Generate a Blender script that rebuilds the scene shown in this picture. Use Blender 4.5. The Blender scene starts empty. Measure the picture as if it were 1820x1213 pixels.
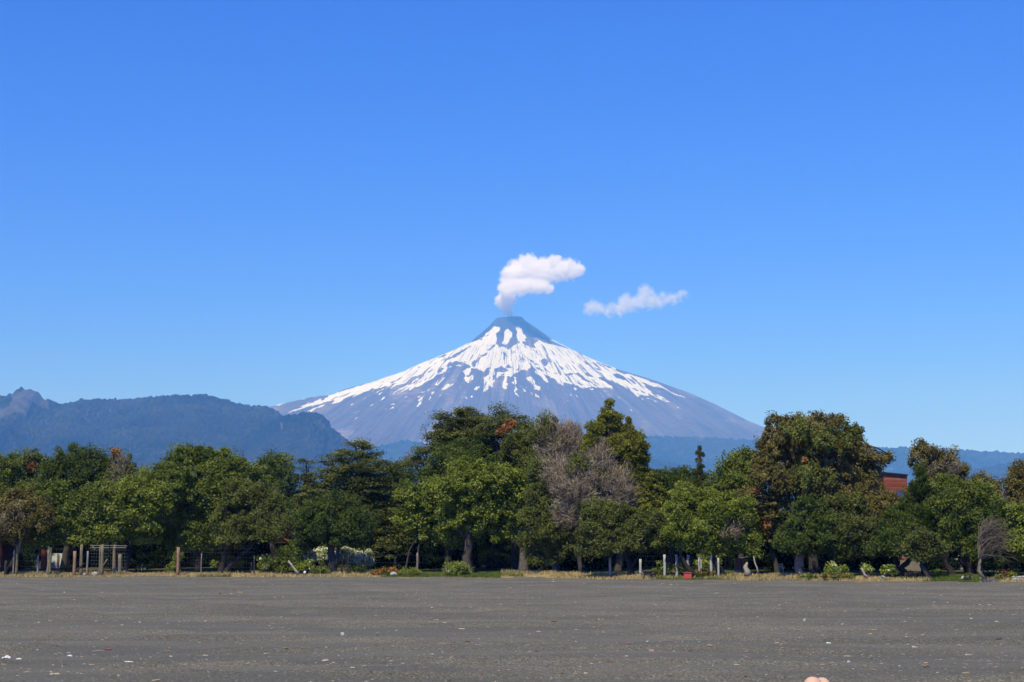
import bpy, math, random
import numpy as np
from mathutils import Vector

# ------------------------------------------------------------------ camera
C = bpy.context.scene.collection
SC = bpy.context.scene
FPX, CX, CY, HOR, CAMH = 2800.0, 910.0, 606.5, 985.0, 1.6
PITCH = math.atan((HOR - CY) / FPX)
cam_d = bpy.data.cameras.new("camera")
cam_d.sensor_width = 36.0
cam_d.lens = FPX / 1820.0 * 36.0
cam_d.clip_start = 0.1
cam_d.clip_end = 90000.0
cam = bpy.data.objects.new("camera", cam_d)
C.objects.link(cam)
cam.location = (0, 0, CAMH)
cam.rotation_euler = (math.pi / 2 + PITCH, 0, 0)
SC.camera = cam

# ------------------------------------------------------------------ sky, sun, exposure
SUN_EL, SUN_AZ = math.radians(56), math.radians(-25)      # azimuth: a little to the left of straight behind the camera
SUN_DIR = Vector((math.sin(SUN_AZ) * math.cos(SUN_EL), -math.cos(SUN_AZ) * math.cos(SUN_EL), math.sin(SUN_EL)))
W = bpy.data.worlds.new("World")
SC.world = W
W.use_nodes = True
wn, wl = W.node_tree.nodes, W.node_tree.links
bg = wn["Background"]
sky = wn.new("ShaderNodeTexSky")
sky.sky_type = 'NISHITA'
sky.sun_disc = False
sky.sun_elevation = SUN_EL
sky.sun_rotation = math.pi - SUN_AZ
sky.altitude = 200
sky.air_density = 1.0
sky.dust_density = 0.0
sky.ozone_density = 4.0
hs = wn.new("ShaderNodeHueSaturation")
hs.inputs["Saturation"].default_value = 1.28
hs.inputs["Value"].default_value = 1.0
wl.new(sky.outputs[0], hs.inputs["Color"])
tint = wn.new("ShaderNodeVectorMath")
tint.operation = 'MULTIPLY'
tint.inputs[1].default_value = (0.53, 0.71, 1.78)
wl.new(hs.outputs[0], tint.inputs[0])
wl.new(tint.outputs[0], bg.inputs["Color"])
bg.inputs["Strength"].default_value = 0.119
sun_d = bpy.data.lights.new("sun", 'SUN')
sun_d.energy = 5.0
sun_d.angle = math.radians(0.53)
sun_d.color = (1.0, 0.985, 0.72)
sun = bpy.data.objects.new("sun", sun_d)
C.objects.link(sun)
sun.rotation_euler = SUN_DIR.to_track_quat('Z', 'Y').to_euler()
SC.view_settings.view_transform = 'Standard'
SC.view_settings.look = 'None'
SC.view_settings.exposure = 0.0
SC.view_settings.gamma = 1.0
SC.cycles.volume_bounces = 20
SC.cycles.max_bounces = 24
SC.cycles.diffuse_bounces = 3
SC.cycles.glossy_bounces = 2
SC.cycles.transmission_bounces = 3
SC.cycles.transparent_max_bounces = 12
SC.cycles.volume_step_rate = 1.0
SC.cycles.volume_max_steps = 256
SC.cycles.use_denoising = True

# ------------------------------------------------------------------ geometry helpers
_c, _s = math.cos(PITCH), math.sin(PITCH)

def ray(px, py):
    u = np.asarray(px, float) - CX
    v = CY - np.asarray(py, float)
    return u, FPX * _c - v * _s, FPX * _s + v * _c

def at(px, py, Y):
    u, d, w = ray(px, py)
    k = Y / d
    return np.array([u * k, Y + 0 * u, CAMH + w * k])

def proj(x, y, z):
    zz = z - CAMH
    d = y * _c + zz * _s
    return CX + FPX * x / d, CY - FPX * (zz * _c - y * _s) / d

def mpp(Y):
    return Y / (FPX * _c)

def obj(name, me, mat=None, parent=None, loc=None):
    o = bpy.data.objects.new(name, me)
    C.objects.link(o)
    if mat is not None:
        for m in (mat if isinstance(mat, (list, tuple)) else [mat]):
            me.materials.append(m)
    if parent is not None:
        o.parent = parent
    if loc is not None:
        o.location = loc
    return o

def tag(o, label=None, cat=None, group=None, kind=None):
    if label: o["label"] = label
    if cat: o["category"] = cat
    if group: o["group"] = group
    if kind: o["kind"] = kind
    return o

def thing(name, label, cat, loc=(0, 0, 0), group=None):
    o = bpy.data.objects.new(name, None)
    o.empty_display_size = 0.3
    C.objects.link(o)
    o.location = tuple(float(t) for t in loc)
    return tag(o, label, cat, group)

def mesh_np(name, verts, quads=None, tris=None, smooth=False, face_attr=None, vert_attr=None):
    me = bpy.data.meshes.new(name)
    verts = np.ascontiguousarray(verts, np.float32)
    me.vertices.add(len(verts))
    me.vertices.foreach_set("co", verts.ravel())
    parts, tot = [], []
    if quads is not None and len(quads):
        parts.append(np.asarray(quads, np.int32).ravel()); tot.append(np.full(len(quads), 4, np.int32))
    if tris is not None and len(tris):
        parts.append(np.asarray(tris, np.int32).ravel()); tot.append(np.full(len(tris), 3, np.int32))
    li = np.concatenate(parts); lt = np.concatenate(tot)
    me.loops.add(len(li)); me.loops.foreach_set("vertex_index", li)
    me.polygons.add(len(lt))
    me.polygons.foreach_set("loop_start", np.concatenate([[0], np.cumsum(lt)[:-1]]).astype(np.int32))
    me.polygons.foreach_set("use_smooth", np.full(len(lt), bool(smooth)))
    for dom, d in (('FACE', face_attr), ('POINT', vert_attr)):
        for k, a in (d or {}).items():
            at_ = me.attributes.new(k, 'FLOAT', dom)
            at_.data.foreach_set("value", np.ascontiguousarray(a, np.float32))
    me.update(calc_edges=True)
    return me

def grid_quads(nr, nc):
    i = np.arange((nr - 1) * nc).reshape(nr - 1, nc)[:, :-1]
    return np.stack([i, i + 1, i + nc + 1, i + nc], -1).reshape(-1, 4)

class MB:
    """collects boxes, tubes and loose faces into one mesh"""
    def __init__(s): s.v, s.q, s.t, s.n = [], [], [], 0
    def add(s, v, q=None, t=None):
        v = np.asarray(v, float).reshape(-1, 3); s.v.append(v)
        if q is not None and len(q): s.q.append(np.asarray(q, int).reshape(-1, 4) + s.n)
        if t is not None and len(t): s.t.append(np.asarray(t, int).reshape(-1, 3) + s.n)
        s.n += len(v); return s
    def box(s, c, size, rz=0.0, rx=0.0, ry=0.0, bev=0.0, taper=1.0):
        hx, hy, hz = np.asarray(size, float) / 2
        b = min(bev, hx * .9, hy * .9, hz * .9)
        if b > 0:
            pts = []
            for (ix, iy) in ((-1, -1), (1, -1), (1, 1), (-1, 1)):
                pts.append((ix, iy))
            rings = []
            for z, ins in ((-hz, b), (-hz + b, 0), (hz - b, 0), (hz, b)):
                tp = taper if z > 0 else 1.0
                ring = []
                for ix, iy in pts:
                    a = (ix * (hx - ins) * tp, iy * (hy - ins - b) * tp, z) if ins == 0 else (ix * (hx - ins) * tp, iy * (hy - ins) * tp, z)
                    ring.append(a)
                rings.append(ring)
            v = np.array([p for r in rings for p in r])
            q = [[0, 3, 2, 1], [12, 13, 14, 15]]
            for k in range(3):
                for j in range(4):
                    q.append([k * 4 + j, k * 4 + (j + 1) % 4, k * 4 + 4 + (j + 1) % 4, k * 4 + 4 + j])
        else:
            v = np.array([(x * (taper if z > 0 else 1), y * (taper if z > 0 else 1), z) for z in (-hz, hz) for x, y in ((-hx, -hy), (hx, -hy), (hx, hy), (-hx, hy))])
            q = [[0, 3, 2, 1], [4, 5, 6, 7], [0, 1, 5, 4], [1, 2, 6, 5], [2, 3, 7, 6], [3, 0, 4, 7]]
        from mathutils import Euler
        R = np.array(Euler((rx, ry, rz)).to_matrix())
        return s.add(v @ R.T + np.asarray(c, float), q)
    def tube(s, pts, rad, n=7, cap=True, rough=0.0, rng=None):
        pts = np.asarray(pts, float); rad = np.broadcast_to(np.asarray(rad, float), (len(pts),))
        d = np.gradient(pts, axis=0); d /= np.linalg.norm(d, axis=1)[:, None] + 1e-9
        ref = np.array([0, 0, 1.0]) if abs(d[:, 2]).mean() < 0.8 else np.array([0, 1.0, 0.0])
        a = np.cross(d, ref); a /= np.linalg.norm(a, axis=1)[:, None] + 1e-9
        b = np.cross(d, a)
        th = np.arange(n) / n * 2 * np.pi
        rr = np.ones((len(pts), n))
        if rough and rng is not None:
            rr += rough * rng.normal(0, 1, (1, n)) + rough * .6 * rng.normal(0, 1, (len(pts), n))
        v = pts[:, None] + (rad[:, None] * rr)[..., None] * (np.cos(th)[None, :, None] * a[:, None] + np.sin(th)[None, :, None] * b[:, None])
        q = []
        for k in range(len(pts) - 1):
            for j in range(n):
                q.append([k * n + j, k * n + (j + 1) % n, (k + 1) * n + (j + 1) % n, (k + 1) * n + j])
        v = v.reshape(-1, 3); t = []
        if cap:
            m = len(v); v = np.vstack([v, pts[0], pts[-1]])
            e = (len(pts) - 1) * n
            for j in range(n):
                t.append([m, (j + 1) % n, j]); t.append([m + 1, e + j, e + (j + 1) % n])
        return s.add(v, q, t)
    def mesh(s, name, smooth=False):
        return mesh_np(name, np.vstack(s.v), np.vstack(s.q) if s.q else None, np.vstack(s.t) if s.t else None, smooth)
    def build(s, name, mat, parent=None, loc=None, smooth=False):
        return obj(name, s.mesh(name, smooth), mat, parent, loc)

# numpy noise
_rp = np.random.default_rng(7)
_PT = _rp.permutation(65536)
_PV = _rp.random(65536)
def _hash(ix, iy, seed):
    return _PV[(_PT[(ix + seed * 917) & 65535] + iy * 1013 + seed * 131) & 65535]
def vnoise(x, y, seed=0):
    x, y = np.asarray(x, float), np.asarray(y, float)
    ix, iy = np.floor(x).astype(int), np.floor(y).astype(int)
    fx, fy = x - ix, y - iy
    fx, fy = fx * fx * (3 - 2 * fx), fy * fy * (3 - 2 * fy)
    a = _hash(ix, iy, seed) * (1 - fx) + _hash(ix + 1, iy, seed) * fx
    b = _hash(ix, iy + 1, seed) * (1 - fx) + _hash(ix + 1, iy + 1, seed) * fx
    return (a * (1 - fy) + b * fy) * 2 - 1
def fbm(x, y, oct=4, seed=0, gain=0.5):
    r, a, t = 0, 1.0, 0
    for k in range(oct):
        r = r + a * vnoise(np.asarray(x) * 2 ** k, np.asarray(y) * 2 ** k, seed + k * 3); t += a; a *= gain
    return r / t
def cells(x, y, seed=0):
    """distance to the nearest jittered cell point: rounded tree-crown bumps"""
    ix, iy = np.floor(x).astype(int), np.floor(y).astype(int)
    d = np.full(np.shape(x), 9.0); h = np.zeros(np.shape(x))
    for dx in (-1, 0, 1):
        for dy in (-1, 0, 1):
            jx, jy = ix + dx, iy + dy
            px = jx + _hash(jx, jy, seed); py = jy + _hash(jx, jy, seed + 5)
            dd = (px - x) ** 2 + (py - y) ** 2
            m = dd < d
            d = np.where(m, dd, d); h = np.where(m, _hash(jx, jy, seed + 9), h)
    return np.sqrt(d), h
def sstep(a, b, x):
    t = np.clip((np.asarray(x, float) - a) / (b - a), 0, 1)
    return t * t * (3 - 2 * t)
def inside(poly, u, v):
    p = np.asarray(poly, float)
    r = np.zeros(u.shape, bool)
    m = (u > p[:, 0].min()) & (u < p[:, 0].max()) & (v > p[:, 1].min()) & (v < p[:, 1].max())
    if not m.any(): return r
    uu, vv = u[m], v[m]; w = np.zeros(uu.shape, bool)
    for (x0, y0), (x1, y1) in zip(p, np.roll(p, -1, 0)):
        c = (y0 > vv) != (y1 > vv)
        if y0 != y1:
            w ^= c & (uu < (x1 - x0) * (vv - y0) / (y1 - y0) + x0)
    r[m] = w
    return r

# ------------------------------------------------------------------ material helper
class Mat:
    def __init__(s, name):
        s.m = bpy.data.materials.new(name); s.m.use_nodes = True
        s.n, s.l = s.m.node_tree.nodes, s.m.node_tree.links
        s.p = s.n["Principled BSDF"]; s.out = s.n["Material Output"]
    def node(s, t, **kw):
        n = s.n.new("ShaderNode" + t)
        for k, v in kw.items():
            if k.startswith("_"): setattr(n, k[1:], v)
            else: n.inputs[k.replace("__", " ")].default_value = v
        return n
    def link(s, a, b): s.l.new(a, b)
    def attr(s, name): return s.node("Attribute", _attribute_name=name).outputs["Fac"]
    def noise(s, scale, detail=4, rough=.55, vec=None, which="Fac"):
        n = s.node("TexNoise", Scale=scale, Detail=detail, Roughness=rough)
        if vec is not None: s.link(vec, n.inputs["Vector"])
        return n.outputs[which]
    def pos(s, scale=(1, 1, 1)):
        g = s.node("NewGeometry"); mp = s.node("Mapping"); mp.inputs["Scale"].default_value = scale
        s.link(g.outputs["Position"], mp.inputs["Vector"]); return mp.outputs[0]
    def objpos(s, scale=(1, 1, 1)):
        g = s.node("TexCoord"); mp = s.node("Mapping"); mp.inputs["Scale"].default_value = scale
        s.link(g.outputs["Object"], mp.inputs["Vector"]); return mp.outputs[0]
    def ramp(s, fac, stops, interp='LINEAR'):
        r = s.node("ValToRGB"); e = r.color_ramp.elements; r.color_ramp.interpolation = interp
        while len(e) < len(stops): e.new(.5)
        for x, (p, c) in zip(e, stops):
            x.position = p; x.color = (*c, 1) if len(c) == 3 else c
        s.link(fac, r.inputs[0]); return r.outputs[0]
    def mix(s, fac, a, b, mode='MIX'):
        n = s.node("Mix", _data_type='RGBA', _blend_type=mode)
        for k, x in ((0, fac), (6, a), (7, b)):
            if hasattr(x, "node"): s.link(x, n.inputs[k])
            else: n.inputs[k].default_value = x if k == 0 else (*x, 1)
        return n.outputs[2]
    def math(s, op, a, b=None):
        n = s.node("Math", _operation=op)
        for k, x in ((0, a), (1, b)):
            if x is None: continue
            if hasattr(x, "node"): s.link(x, n.inputs[k])
            else: n.inputs[k].default_value = x
        return n.outputs[0]
    def color(s, c):
        if hasattr(c, "node"): s.link(c, s.p.inputs["Base Color"])
        else: s.p.inputs["Base Color"].default_value = (*c, 1)
        return s
    def rough(s, r, spec=.3):
        s.p.inputs["Roughness"].default_value = r; s.p.inputs["Specular IOR Level"].default_value = spec; return s
    def bump(s, h, strength=.4, dist=.02):
        b = s.node("Bump", Strength=strength, Distance=dist); s.link(h, b.inputs["Height"]); s.link(b.outputs[0], s.p.inputs["Normal"]); return s

def plain(name, c, rough=.7, var=.25, scale=8.0, spec=.3, bump=.0):
    m = Mat(name)
    n = m.noise(scale, 5, .6, m.objpos())
    m.color(m.ramp(n, [(.25, tuple(x * (1 - var) for x in c)), (.75, tuple(min(1, x * (1 + var)) for x in c))])).rough(rough, spec)
    if bump: m.bump(n, bump, .02)
    return m.m
# ------------------------------------------------------------------ haze: the blue air between the beach and the mountains
hz = MB().box((0, 12000, 1232.5), (27000, 25000, 2469))
haze_m = Mat("haze_air")
haze_m.n.remove(haze_m.p)
pv = haze_m.node("VolumePrincipled")
pv.inputs["Color"].default_value = (0.135, 0.42, 1.0, 1)
pv.inputs["Absorption Color"].default_value = (1, 1, 1, 1)
pv.inputs["Density"].default_value = 8.8e-5
pv.inputs["Anisotropy"].default_value = -0.35
haze_m.link(pv.outputs[0], haze_m.out.inputs["Volume"])
haze_m.m.cycles.homogeneous_volume = True
tag(hz.build("haze", haze_m.m), "thin blue air fading the volcano and hills", kind="stuff")

# ------------------------------------------------------------------ volcano
VY = 15700.0
AX = at(907, 565, VY)
S = VY / (FPX * _c - (CY - 640) * _s)
RD = [0, 14, 22, 26, 51, 78, 143, 203, 273, 323, 373, 423, 453, 655, 1000, 1500, 2100]
RH = [9, 7, 0, 5.5, 22.8, 42.8, 77.4, 103.3, 126.7, 146.2, 170.7, 197.2, 209.9, 270, 345, 404, 424]
LD = [0, 14, 24, 27, 39, 72, 107, 147, 207, 237, 267, 307, 337, 362, 387, 424, 600, 1000, 1500, 2100]
LH = [9, 7, 1.5, 3.2, 16.9, 45.6, 63.8, 81, 108.7, 119.9, 131.3, 142.2, 159.6, 163.3, 164.3, 174.3, 222, 335, 402, 424]
def vol_drop(d, az):
    w = .5 + .5 * np.cos(az)
    w = w * w * (3 - 2 * w)
    h = np.interp(d, RD, RH) * w + np.interp(d, LD, LH) * (1 - w)
    g = sstep(30, 250, d)
    n = (1 - np.abs(fbm(az * 9, d * .006, 3, 11))) * 5 + (1 - np.abs(fbm(az * 26, d * .01, 3, 17))) * 2.2
    side = np.abs(np.sin(az))
    h = h - (n - 4.2) * g * (0.25 + 0.75 * side) * (.4 + .6 * sstep(100, 450, d))
    h = h - fbm(az * 5 + 3, d * .03, 4, 23) * 2.0 * sstep(40, 120, d) * (.15 + .85 * side)
    return h
azf = np.linspace(-math.pi, 0, 1000); azb = np.linspace(0, math.pi, 120)[1:-1]
azs = np.concatenate([azf, azb])
ds = np.concatenate([np.linspace(.5, 28, 24), np.linspace(29, 470, 430), np.geomspace(474, 1500, 110)])
D, A = np.meshgrid(ds, azs, indexing='ij')
Hd = vol_drop(D, A)
X = AX[0] + np.cos(A) * D * S; Y = VY + np.sin(A) * D * S; Z = AX[2] - Hd * S
Z = np.maximum(Z, -0.2)
U, V = proj(X, Y, Z)
# snow, traced on the visible flank in photo pixels
def T(x0, y0, k): return lambda pts: [(x0 + x / k, y0 + y / k) for x, y in pts]
z1, z2, z3, z4, z5 = T(760, 550, 8.085), T(900, 560, 8.085), T(470, 640, 7.913), T(640, 610, 9.1), T(1050, 620, 8.667)
MAIN = (z1([(965, 240), (1050, 265), (1035, 300), (980, 360), (995, 400), (985, 460), (975, 500), (1015, 515), (1020, 540), (1100, 540), (1170, 585), (1230, 530), (1300, 490), (1340, 455), (1390, 510)])
 + z2([(300, 440), (340, 460), (430, 485), (395, 425), (470, 365), (560, 400), (660, 430), (610, 340), (740, 380), (900, 420), (1000, 480), (1130, 530), (1300, 615)])
 + z5([(350, 230), (480, 300), (480, 330), (370, 285), (400, 340), (520, 400), (530, 380), (610, 400), (770, 450), (920, 510), (1045, 550), (1130, 605), (1290, 690), (1475, 757), (1390, 740), (1280, 700), (1100, 605), (1010, 592), (880, 560), (750, 500), (830, 550), (850, 590), (960, 680), (1110, 750), (1235, 830), (1160, 825), (1000, 755), (930, 710), (880, 680), (890, 720), (830, 730), (760, 700), (740, 750), (690, 720), (600, 640), (480, 570), (330, 500), (240, 475), (200, 430), (120, 440), (160, 480), (230, 520), (340, 620), (270, 600), (160, 610), (60, 570), (0, 520)])
 + z2([(1360, 1060), (1250, 1030), (1100, 1060), (1000, 1010), (830, 970), (820, 1020), (750, 975), (700, 920), (600, 880), (540, 850), (620, 985), (560, 960), (490, 890), (400, 820), (430, 790), (380, 740), (350, 690), (330, 700), (350, 740), (300, 810), (240, 785), (130, 840), (60, 880), (0, 890)])
 + z1([(1150, 950), (1130, 1050), (1155, 1080), (1140, 1155), (1070, 1130), (1090, 1050), (1110, 960), (1060, 950), (960, 1010), (970, 1050), (880, 1090), (880, 1150), (800, 1210), (800, 1180), (810, 1080), (800, 990), (870, 940), (900, 900), (890, 870), (910, 820), (820, 870), (810, 900), (700, 850), (630, 850), (600, 940), (560, 950), (580, 980), (650, 930), (665, 1000), (600, 1050), (580, 1065), (510, 990), (550, 970), (500, 890), (620, 830), (560, 790), (480, 755), (380, 750), (300, 775), (270, 820), (300, 800), (270, 890), (130, 960), (0, 1035)])
 + z4([(920, 710), (800, 770), (790, 740), (660, 790), (545, 865), (640, 800), (790, 690), (525, 828), (610, 750), (820, 660), (870, 600), (1000, 520), (1190, 420), (1050, 490), (920, 530), (820, 560), (800, 590), (720, 660), (590, 690), (465, 760), (530, 690), (590, 650), (520, 660), (380, 750), (170, 860), (0, 935)])
 + z3([(1330, 585), (1480, 500), (1650, 420), (1810, 350), (1700, 380), (1500, 420), (1380, 460), (1220, 535), (1290, 480), (1140, 540), (1040, 600), (940, 615), (990, 575), (960, 570), (720, 640), (480, 700), (320, 752), (420, 700), (560, 660), (515, 655), (640, 590), (760, 560), (890, 520), (920, 490), (1000, 450), (1120, 430), (1230, 400), (1400, 350), (1560, 255)])
 + [(700, 640), (760, 600), (820, 590)] + z1([(600, 380), (650, 425), (560, 500), (700, 450), (820, 395), (825, 365), (900, 300)]))
SNOW = [MAIN] + [z1(p) for p in (
 [(1105, 310), (1150, 285), (1220, 340), (1210, 390), (1180, 440), (1160, 490), (1120, 510), (1060, 490), (1095, 430)],
 [(1255, 265), (1310, 245), (1355, 270), (1360, 330), (1425, 410), (1395, 430), (1425, 470), (1390, 460), (1340, 470), (1300, 450), (1280, 390), (1290, 330)],
 [(120, 1060), (150, 1020), (250, 975), (240, 1000), (190, 1040), (150, 1090), (115, 1095)],
 [(200, 1140), (270, 1080), (385, 1070), (340, 1100), (250, 1160), (215, 1170)],
 [(660, 1160), (700, 1110), (750, 1100), (755, 1120), (710, 1160)],
 [(1240, 970), (1280, 980), (1275, 1070), (1210, 1065), (1255, 1040)], [(1255, 1080), (1290, 1150), (1250, 1190), (1290, 1213), (1240, 1170), (1270, 1130)],
 [(1410, 985), (1480, 965), (1540, 1040), (1535, 1090), (1617, 1110), (1617, 1160), (1530, 1150), (1520, 1080), (1450, 1040)],
 [(1330, 1075), (1370, 1120), (1415, 1170), (1400, 1190), (1350, 1130)], [(1170, 960), (1250, 925), (1230, 950), (1190, 970)],
 [(410, 795), (480, 810), (470, 825), (420, 815)], [(315, 820), (345, 820), (325, 845)], [(880, 1085), (945, 1075), (945, 1120), (900, 1110)])]
SNOW += [z2(p) for p in (
 [(110, 890), (145, 890), (145, 980), (130, 1000), (65, 970), (120, 955)], [(130, 1005), (160, 1070), (110, 1085), (150, 1120), (190, 1170), (170, 1172), (105, 1100), (135, 1050)],
 [(275, 900), (350, 888), (405, 945), (405, 1000), (480, 1030), (492, 1070), (400, 1075), (385, 1005), (330, 960), (320, 920)],
 [(190, 995), (215, 1020), (245, 1065), (285, 1090), (275, 1108), (235, 1080)], [(350, 1115), (420, 1130), (485, 1190), (380, 1165)],
 [(960, 1045), (1000, 1040), (1020, 1085), (990, 1085)], [(900, 1135), (955, 1150), (940, 1160)], [(1220, 1055), (1250, 1060), (1250, 1085), (1190, 1065)])]
SNOW += [z4(p) for p in (
 [(920, 880), (980, 845), (1055, 830), (1020, 880), (1000, 950), (960, 1010), (905, 1065), (930, 990), (950, 940), (930, 930), (975, 885)],
 [(955, 815), (1000, 785), (1060, 780), (1135, 720), (1120, 755), (1075, 790), (1000, 800)], [(1150, 820), (1170, 785), (1200, 785), (1190, 820), (1160, 835)],
 [(1110, 915), (1130, 865), (1155, 865), (1150, 890)], [(1280, 865), (1300, 830), (1320, 830), (1300, 860)], [(695, 900), (735, 860), (775, 850), (730, 890)],
 [(475, 995), (590, 970), (570, 990), (510, 1003)], [(480, 1085), (500, 1050), (550, 1035), (530, 1065)], [(320, 935), (360, 880), (415, 865), (390, 895)],
 [(45, 1055), (105, 1045), (90, 1068)], [(145, 1018), (210, 990), (180, 1012)], [(270, 845), (310, 815), (355, 800), (320, 835)], [(1705, 870), (1730, 865), (1720, 910)], [(1780, 860), (1820, 850), (1800, 910)])]
SNOW += [z3(p) for p in (
 [(165, 645), (200, 600), (400, 525), (400, 550), (310, 602), (220, 640)], [(525, 555), (560, 500), (845, 445), (830, 497), (650, 538), (560, 556)], [(1000, 395), (1480, 250), (1470, 300), (1240, 372), (1100, 412), (1010, 432)],
 [(610, 725), (700, 680), (860, 615), (830, 650), (720, 690), (640, 740)], [(1265, 745), (1330, 715), (1310, 740)], [(1385, 685), (1440, 670), (1420, 692)], [(1200, 640), (1260, 610), (1230, 640)],
 [(1240, 852), (1280, 820), (1310, 800), (1270, 840)], [(1480, 640), (1540, 620), (1510, 645)])]
SNOW += [z5(p) for p in (
 [(180, 640), (240, 670), (230, 680)], [(240, 690), (310, 715), (300, 722)], [(415, 742), (455, 765), (430, 770)], [(945, 790), (1020, 815), (1000, 822)],
 [(1335, 890), (1370, 910), (1350, 915)], [(780, 755), (820, 790), (800, 795)], [(835, 745), (940, 780), (900, 775)], [(270, 550), (330, 570), (345, 620), (300, 600)], [(145, 545), (200, 560), (280, 610), (200, 590)], [(0, 610), (40, 615), (45, 640), (0, 630)], [(1030, 655), (1050, 660), (1040, 672)], [(1105, 650), (1135, 655), (1120, 668)])]
DARK = [z1(p) for p in (
 [(975, 505), (940, 505), (905, 555), (850, 585), (880, 600), (920, 580), (960, 525)], [(730, 670), (800, 650), (860, 620), (840, 660), (800, 680)],
 [(140, 700), (270, 640), (260, 670), (180, 705)], [(230, 730), (350, 670), (490, 590), (640, 520), (520, 610), (400, 690), (300, 722)], [(630, 780), (660, 735), (715, 730), (690, 790), (675, 840), (640, 820)],
 [(960, 860), (1060, 818), (1120, 850), (1170, 880), (1110, 905), (970, 905)], [(1115, 830), (1160, 795), (1215, 830), (1150, 850)], [(930, 1010), (945, 950), (975, 940), (970, 1000), (940, 1022)],
 [(1055, 940), (1085, 915), (1110, 920), (1100, 950)], [(1070, 620), (1095, 618), (1150, 670), (1120, 675), (1080, 645)], [(1260, 870), (1330, 830), (1310, 870)],
 [(130, 915), (150, 870), (210, 830), (230, 850), (190, 890), (220, 900), (150, 920)], [(0, 905), (90, 855), (60, 890), (0, 920)], [(820, 400), (905, 340), (880, 370)], [(740, 440), (800, 420), (770, 445)])]
DARK += [z2(p) for p in (
 [(495, 650), (530, 625), (590, 635), (600, 700), (550, 740), (510, 710)], [(590, 655), (635, 680), (600, 675)], [(735, 715), (800, 745), (830, 785), (790, 785)], [(200, 635), (230, 605), (290, 660), (240, 660)],
 [(260, 590), (340, 640), (420, 690), (500, 735), (440, 715), (350, 670)], [(415, 745), (500, 775), (550, 820), (500, 810), (430, 770)], [(520, 740), (580, 780), (625, 830), (560, 790)],
 [(840, 850), (950, 835), (950, 865), (880, 870)], [(985, 830), (1030, 830), (1100, 870), (1160, 930), (1250, 985), (1130, 950), (1050, 890)], [(1130, 830), (1200, 850), (1260, 900), (1200, 890), (1140, 860)],
 [(1250, 750), (1320, 765), (1380, 800), (1300, 785)], [(1310, 680), (1400, 710), (1530, 765), (1460, 760)], [(380, 505), (450, 540), (440, 552)], [(460, 560), (500, 565), (515, 580)],
 [(960, 940), (1040, 990), (1130, 1015), (1060, 1010)], [(660, 810), (720, 840), (720, 855)], [(160, 580), (220, 605), (200, 610)], [(130, 620), (270, 680), (240, 680)], [(60, 530), (130, 530), (110, 545)], [(890, 935), (930, 945), (920, 955)])]
DARK += [z5(p) for p in (
 [(340, 390), (430, 385), (520, 440), (610, 525), (540, 490), (400, 450)], [(540, 440), (640, 480), (720, 550), (660, 530)], [(710, 510), (760, 540), (830, 640), (770, 580)], [(280, 395), (340, 435), (310, 420)],
 [(540, 575), (620, 620), (600, 640)], [(620, 610), (680, 620), (740, 660), (690, 650)], [(750, 625), (830, 670), (850, 690), (780, 670)], [(740, 495), (900, 555), (960, 580), (850, 545)], [(100, 210), (150, 240), (140, 265)])]
DARK += [z3(p) for p in ([(850, 470), (960, 430), (1100, 405), (1240, 360), (1380, 320), (1560, 262), (1480, 310), (1320, 360), (1200, 400), (1100, 440), (1000, 450), (900, 490)],
 [(1000, 540), (1260, 440), (1150, 500)])]
DARK += [z4(p) for p in ([(460, 640), (600, 590), (700, 545), (620, 600), (520, 645)], [(345, 630), (380, 605), (390, 620)], [(730, 500), (770, 480), (760, 495)], [(920, 400), (970, 380), (960, 400)], [(1250, 240), (1330, 205), (1390, 185), (1300, 240)], [(700, 410), (800, 375), (720, 420)])]
phi = np.arctan2(V - 520, U - 907); rr = np.hypot(V - 520, U - 907)
ang_n = fbm(phi * 90, rr * .05, 4, 31) * 1.6; rad_n = fbm(phi * 110 + 9, rr * .03, 4, 41) * 2.4
ca_, sa_ = np.cos(phi), np.sin(phi)
wu = U - sa_ * ang_n * .8 + ca_ * rad_n + .9 * fbm(U * .45, V * .45, 2, 37)
wv = V + ca_ * ang_n * .8 + sa_ * rad_n + .9 * fbm(U * .45 + 5, V * .45, 2, 43)
snow = np.zeros(U.shape, bool)
front = A < .02
for p in SNOW: snow |= inside(p, wu, wv)
for p in DARK: snow &= ~inside(p, wu, wv)
# speckle of bare rock inside the snow and of snow below it, drawn out along the fall line
sp = fbm(phi * 120, rr * .06, 2, 53)
snow &= ~((sp > .42 - .12 * fbm(U * .02, V * .02, 2, 59)) & (V > 612))
snow |= (fbm(phi * 150 + 40, rr * .05, 2, 57) > .78) & (V > 640) & (V < 735) & (np.abs(U - 890) < 330) & front
# flanks the photograph cannot show: a snow cap of the same height
gen = fbm(A * 12, D * .01, 4, 61) * 60 + D
snow = np.where(front, snow, (gen > 75) & (gen < 300 + 60 * fbm(A * 30, D * .004, 3, 67)))
lava = sstep(-.02, .42, fbm(phi * 14, rr * .012, 4, 71) + .35 * fbm(U * .02, V * .035, 3, 73))
vv = np.stack([X, Y, Z], -1).reshape(-1, 3)
nr, nc = D.shape
q = grid_quads(nr, nc)
last = np.arange(nr - 1) * nc
q = np.vstack([q, np.stack([last + nc - 1, last, last + nc, last + 2 * nc - 1], -1)])
me = mesh_np("volcano", vv, q, smooth=True, vert_attr={"snow": snow.ravel().astype(float), "lava": lava.ravel(), "drop": D.ravel() / 1500.0, "phi": phi.ravel(), "rad": rr.ravel() * .01})
m = Mat("volcano_rock_and_snow")
cmb = m.node("CombineXYZ"); m.link(m.math('MULTIPLY', m.attr("phi"), 40.0), cmb.inputs[0]); m.link(m.attr("rad"), cmb.inputs[1])
streak = m.noise(1.0, 6, .65, cmb.outputs[0])
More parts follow.
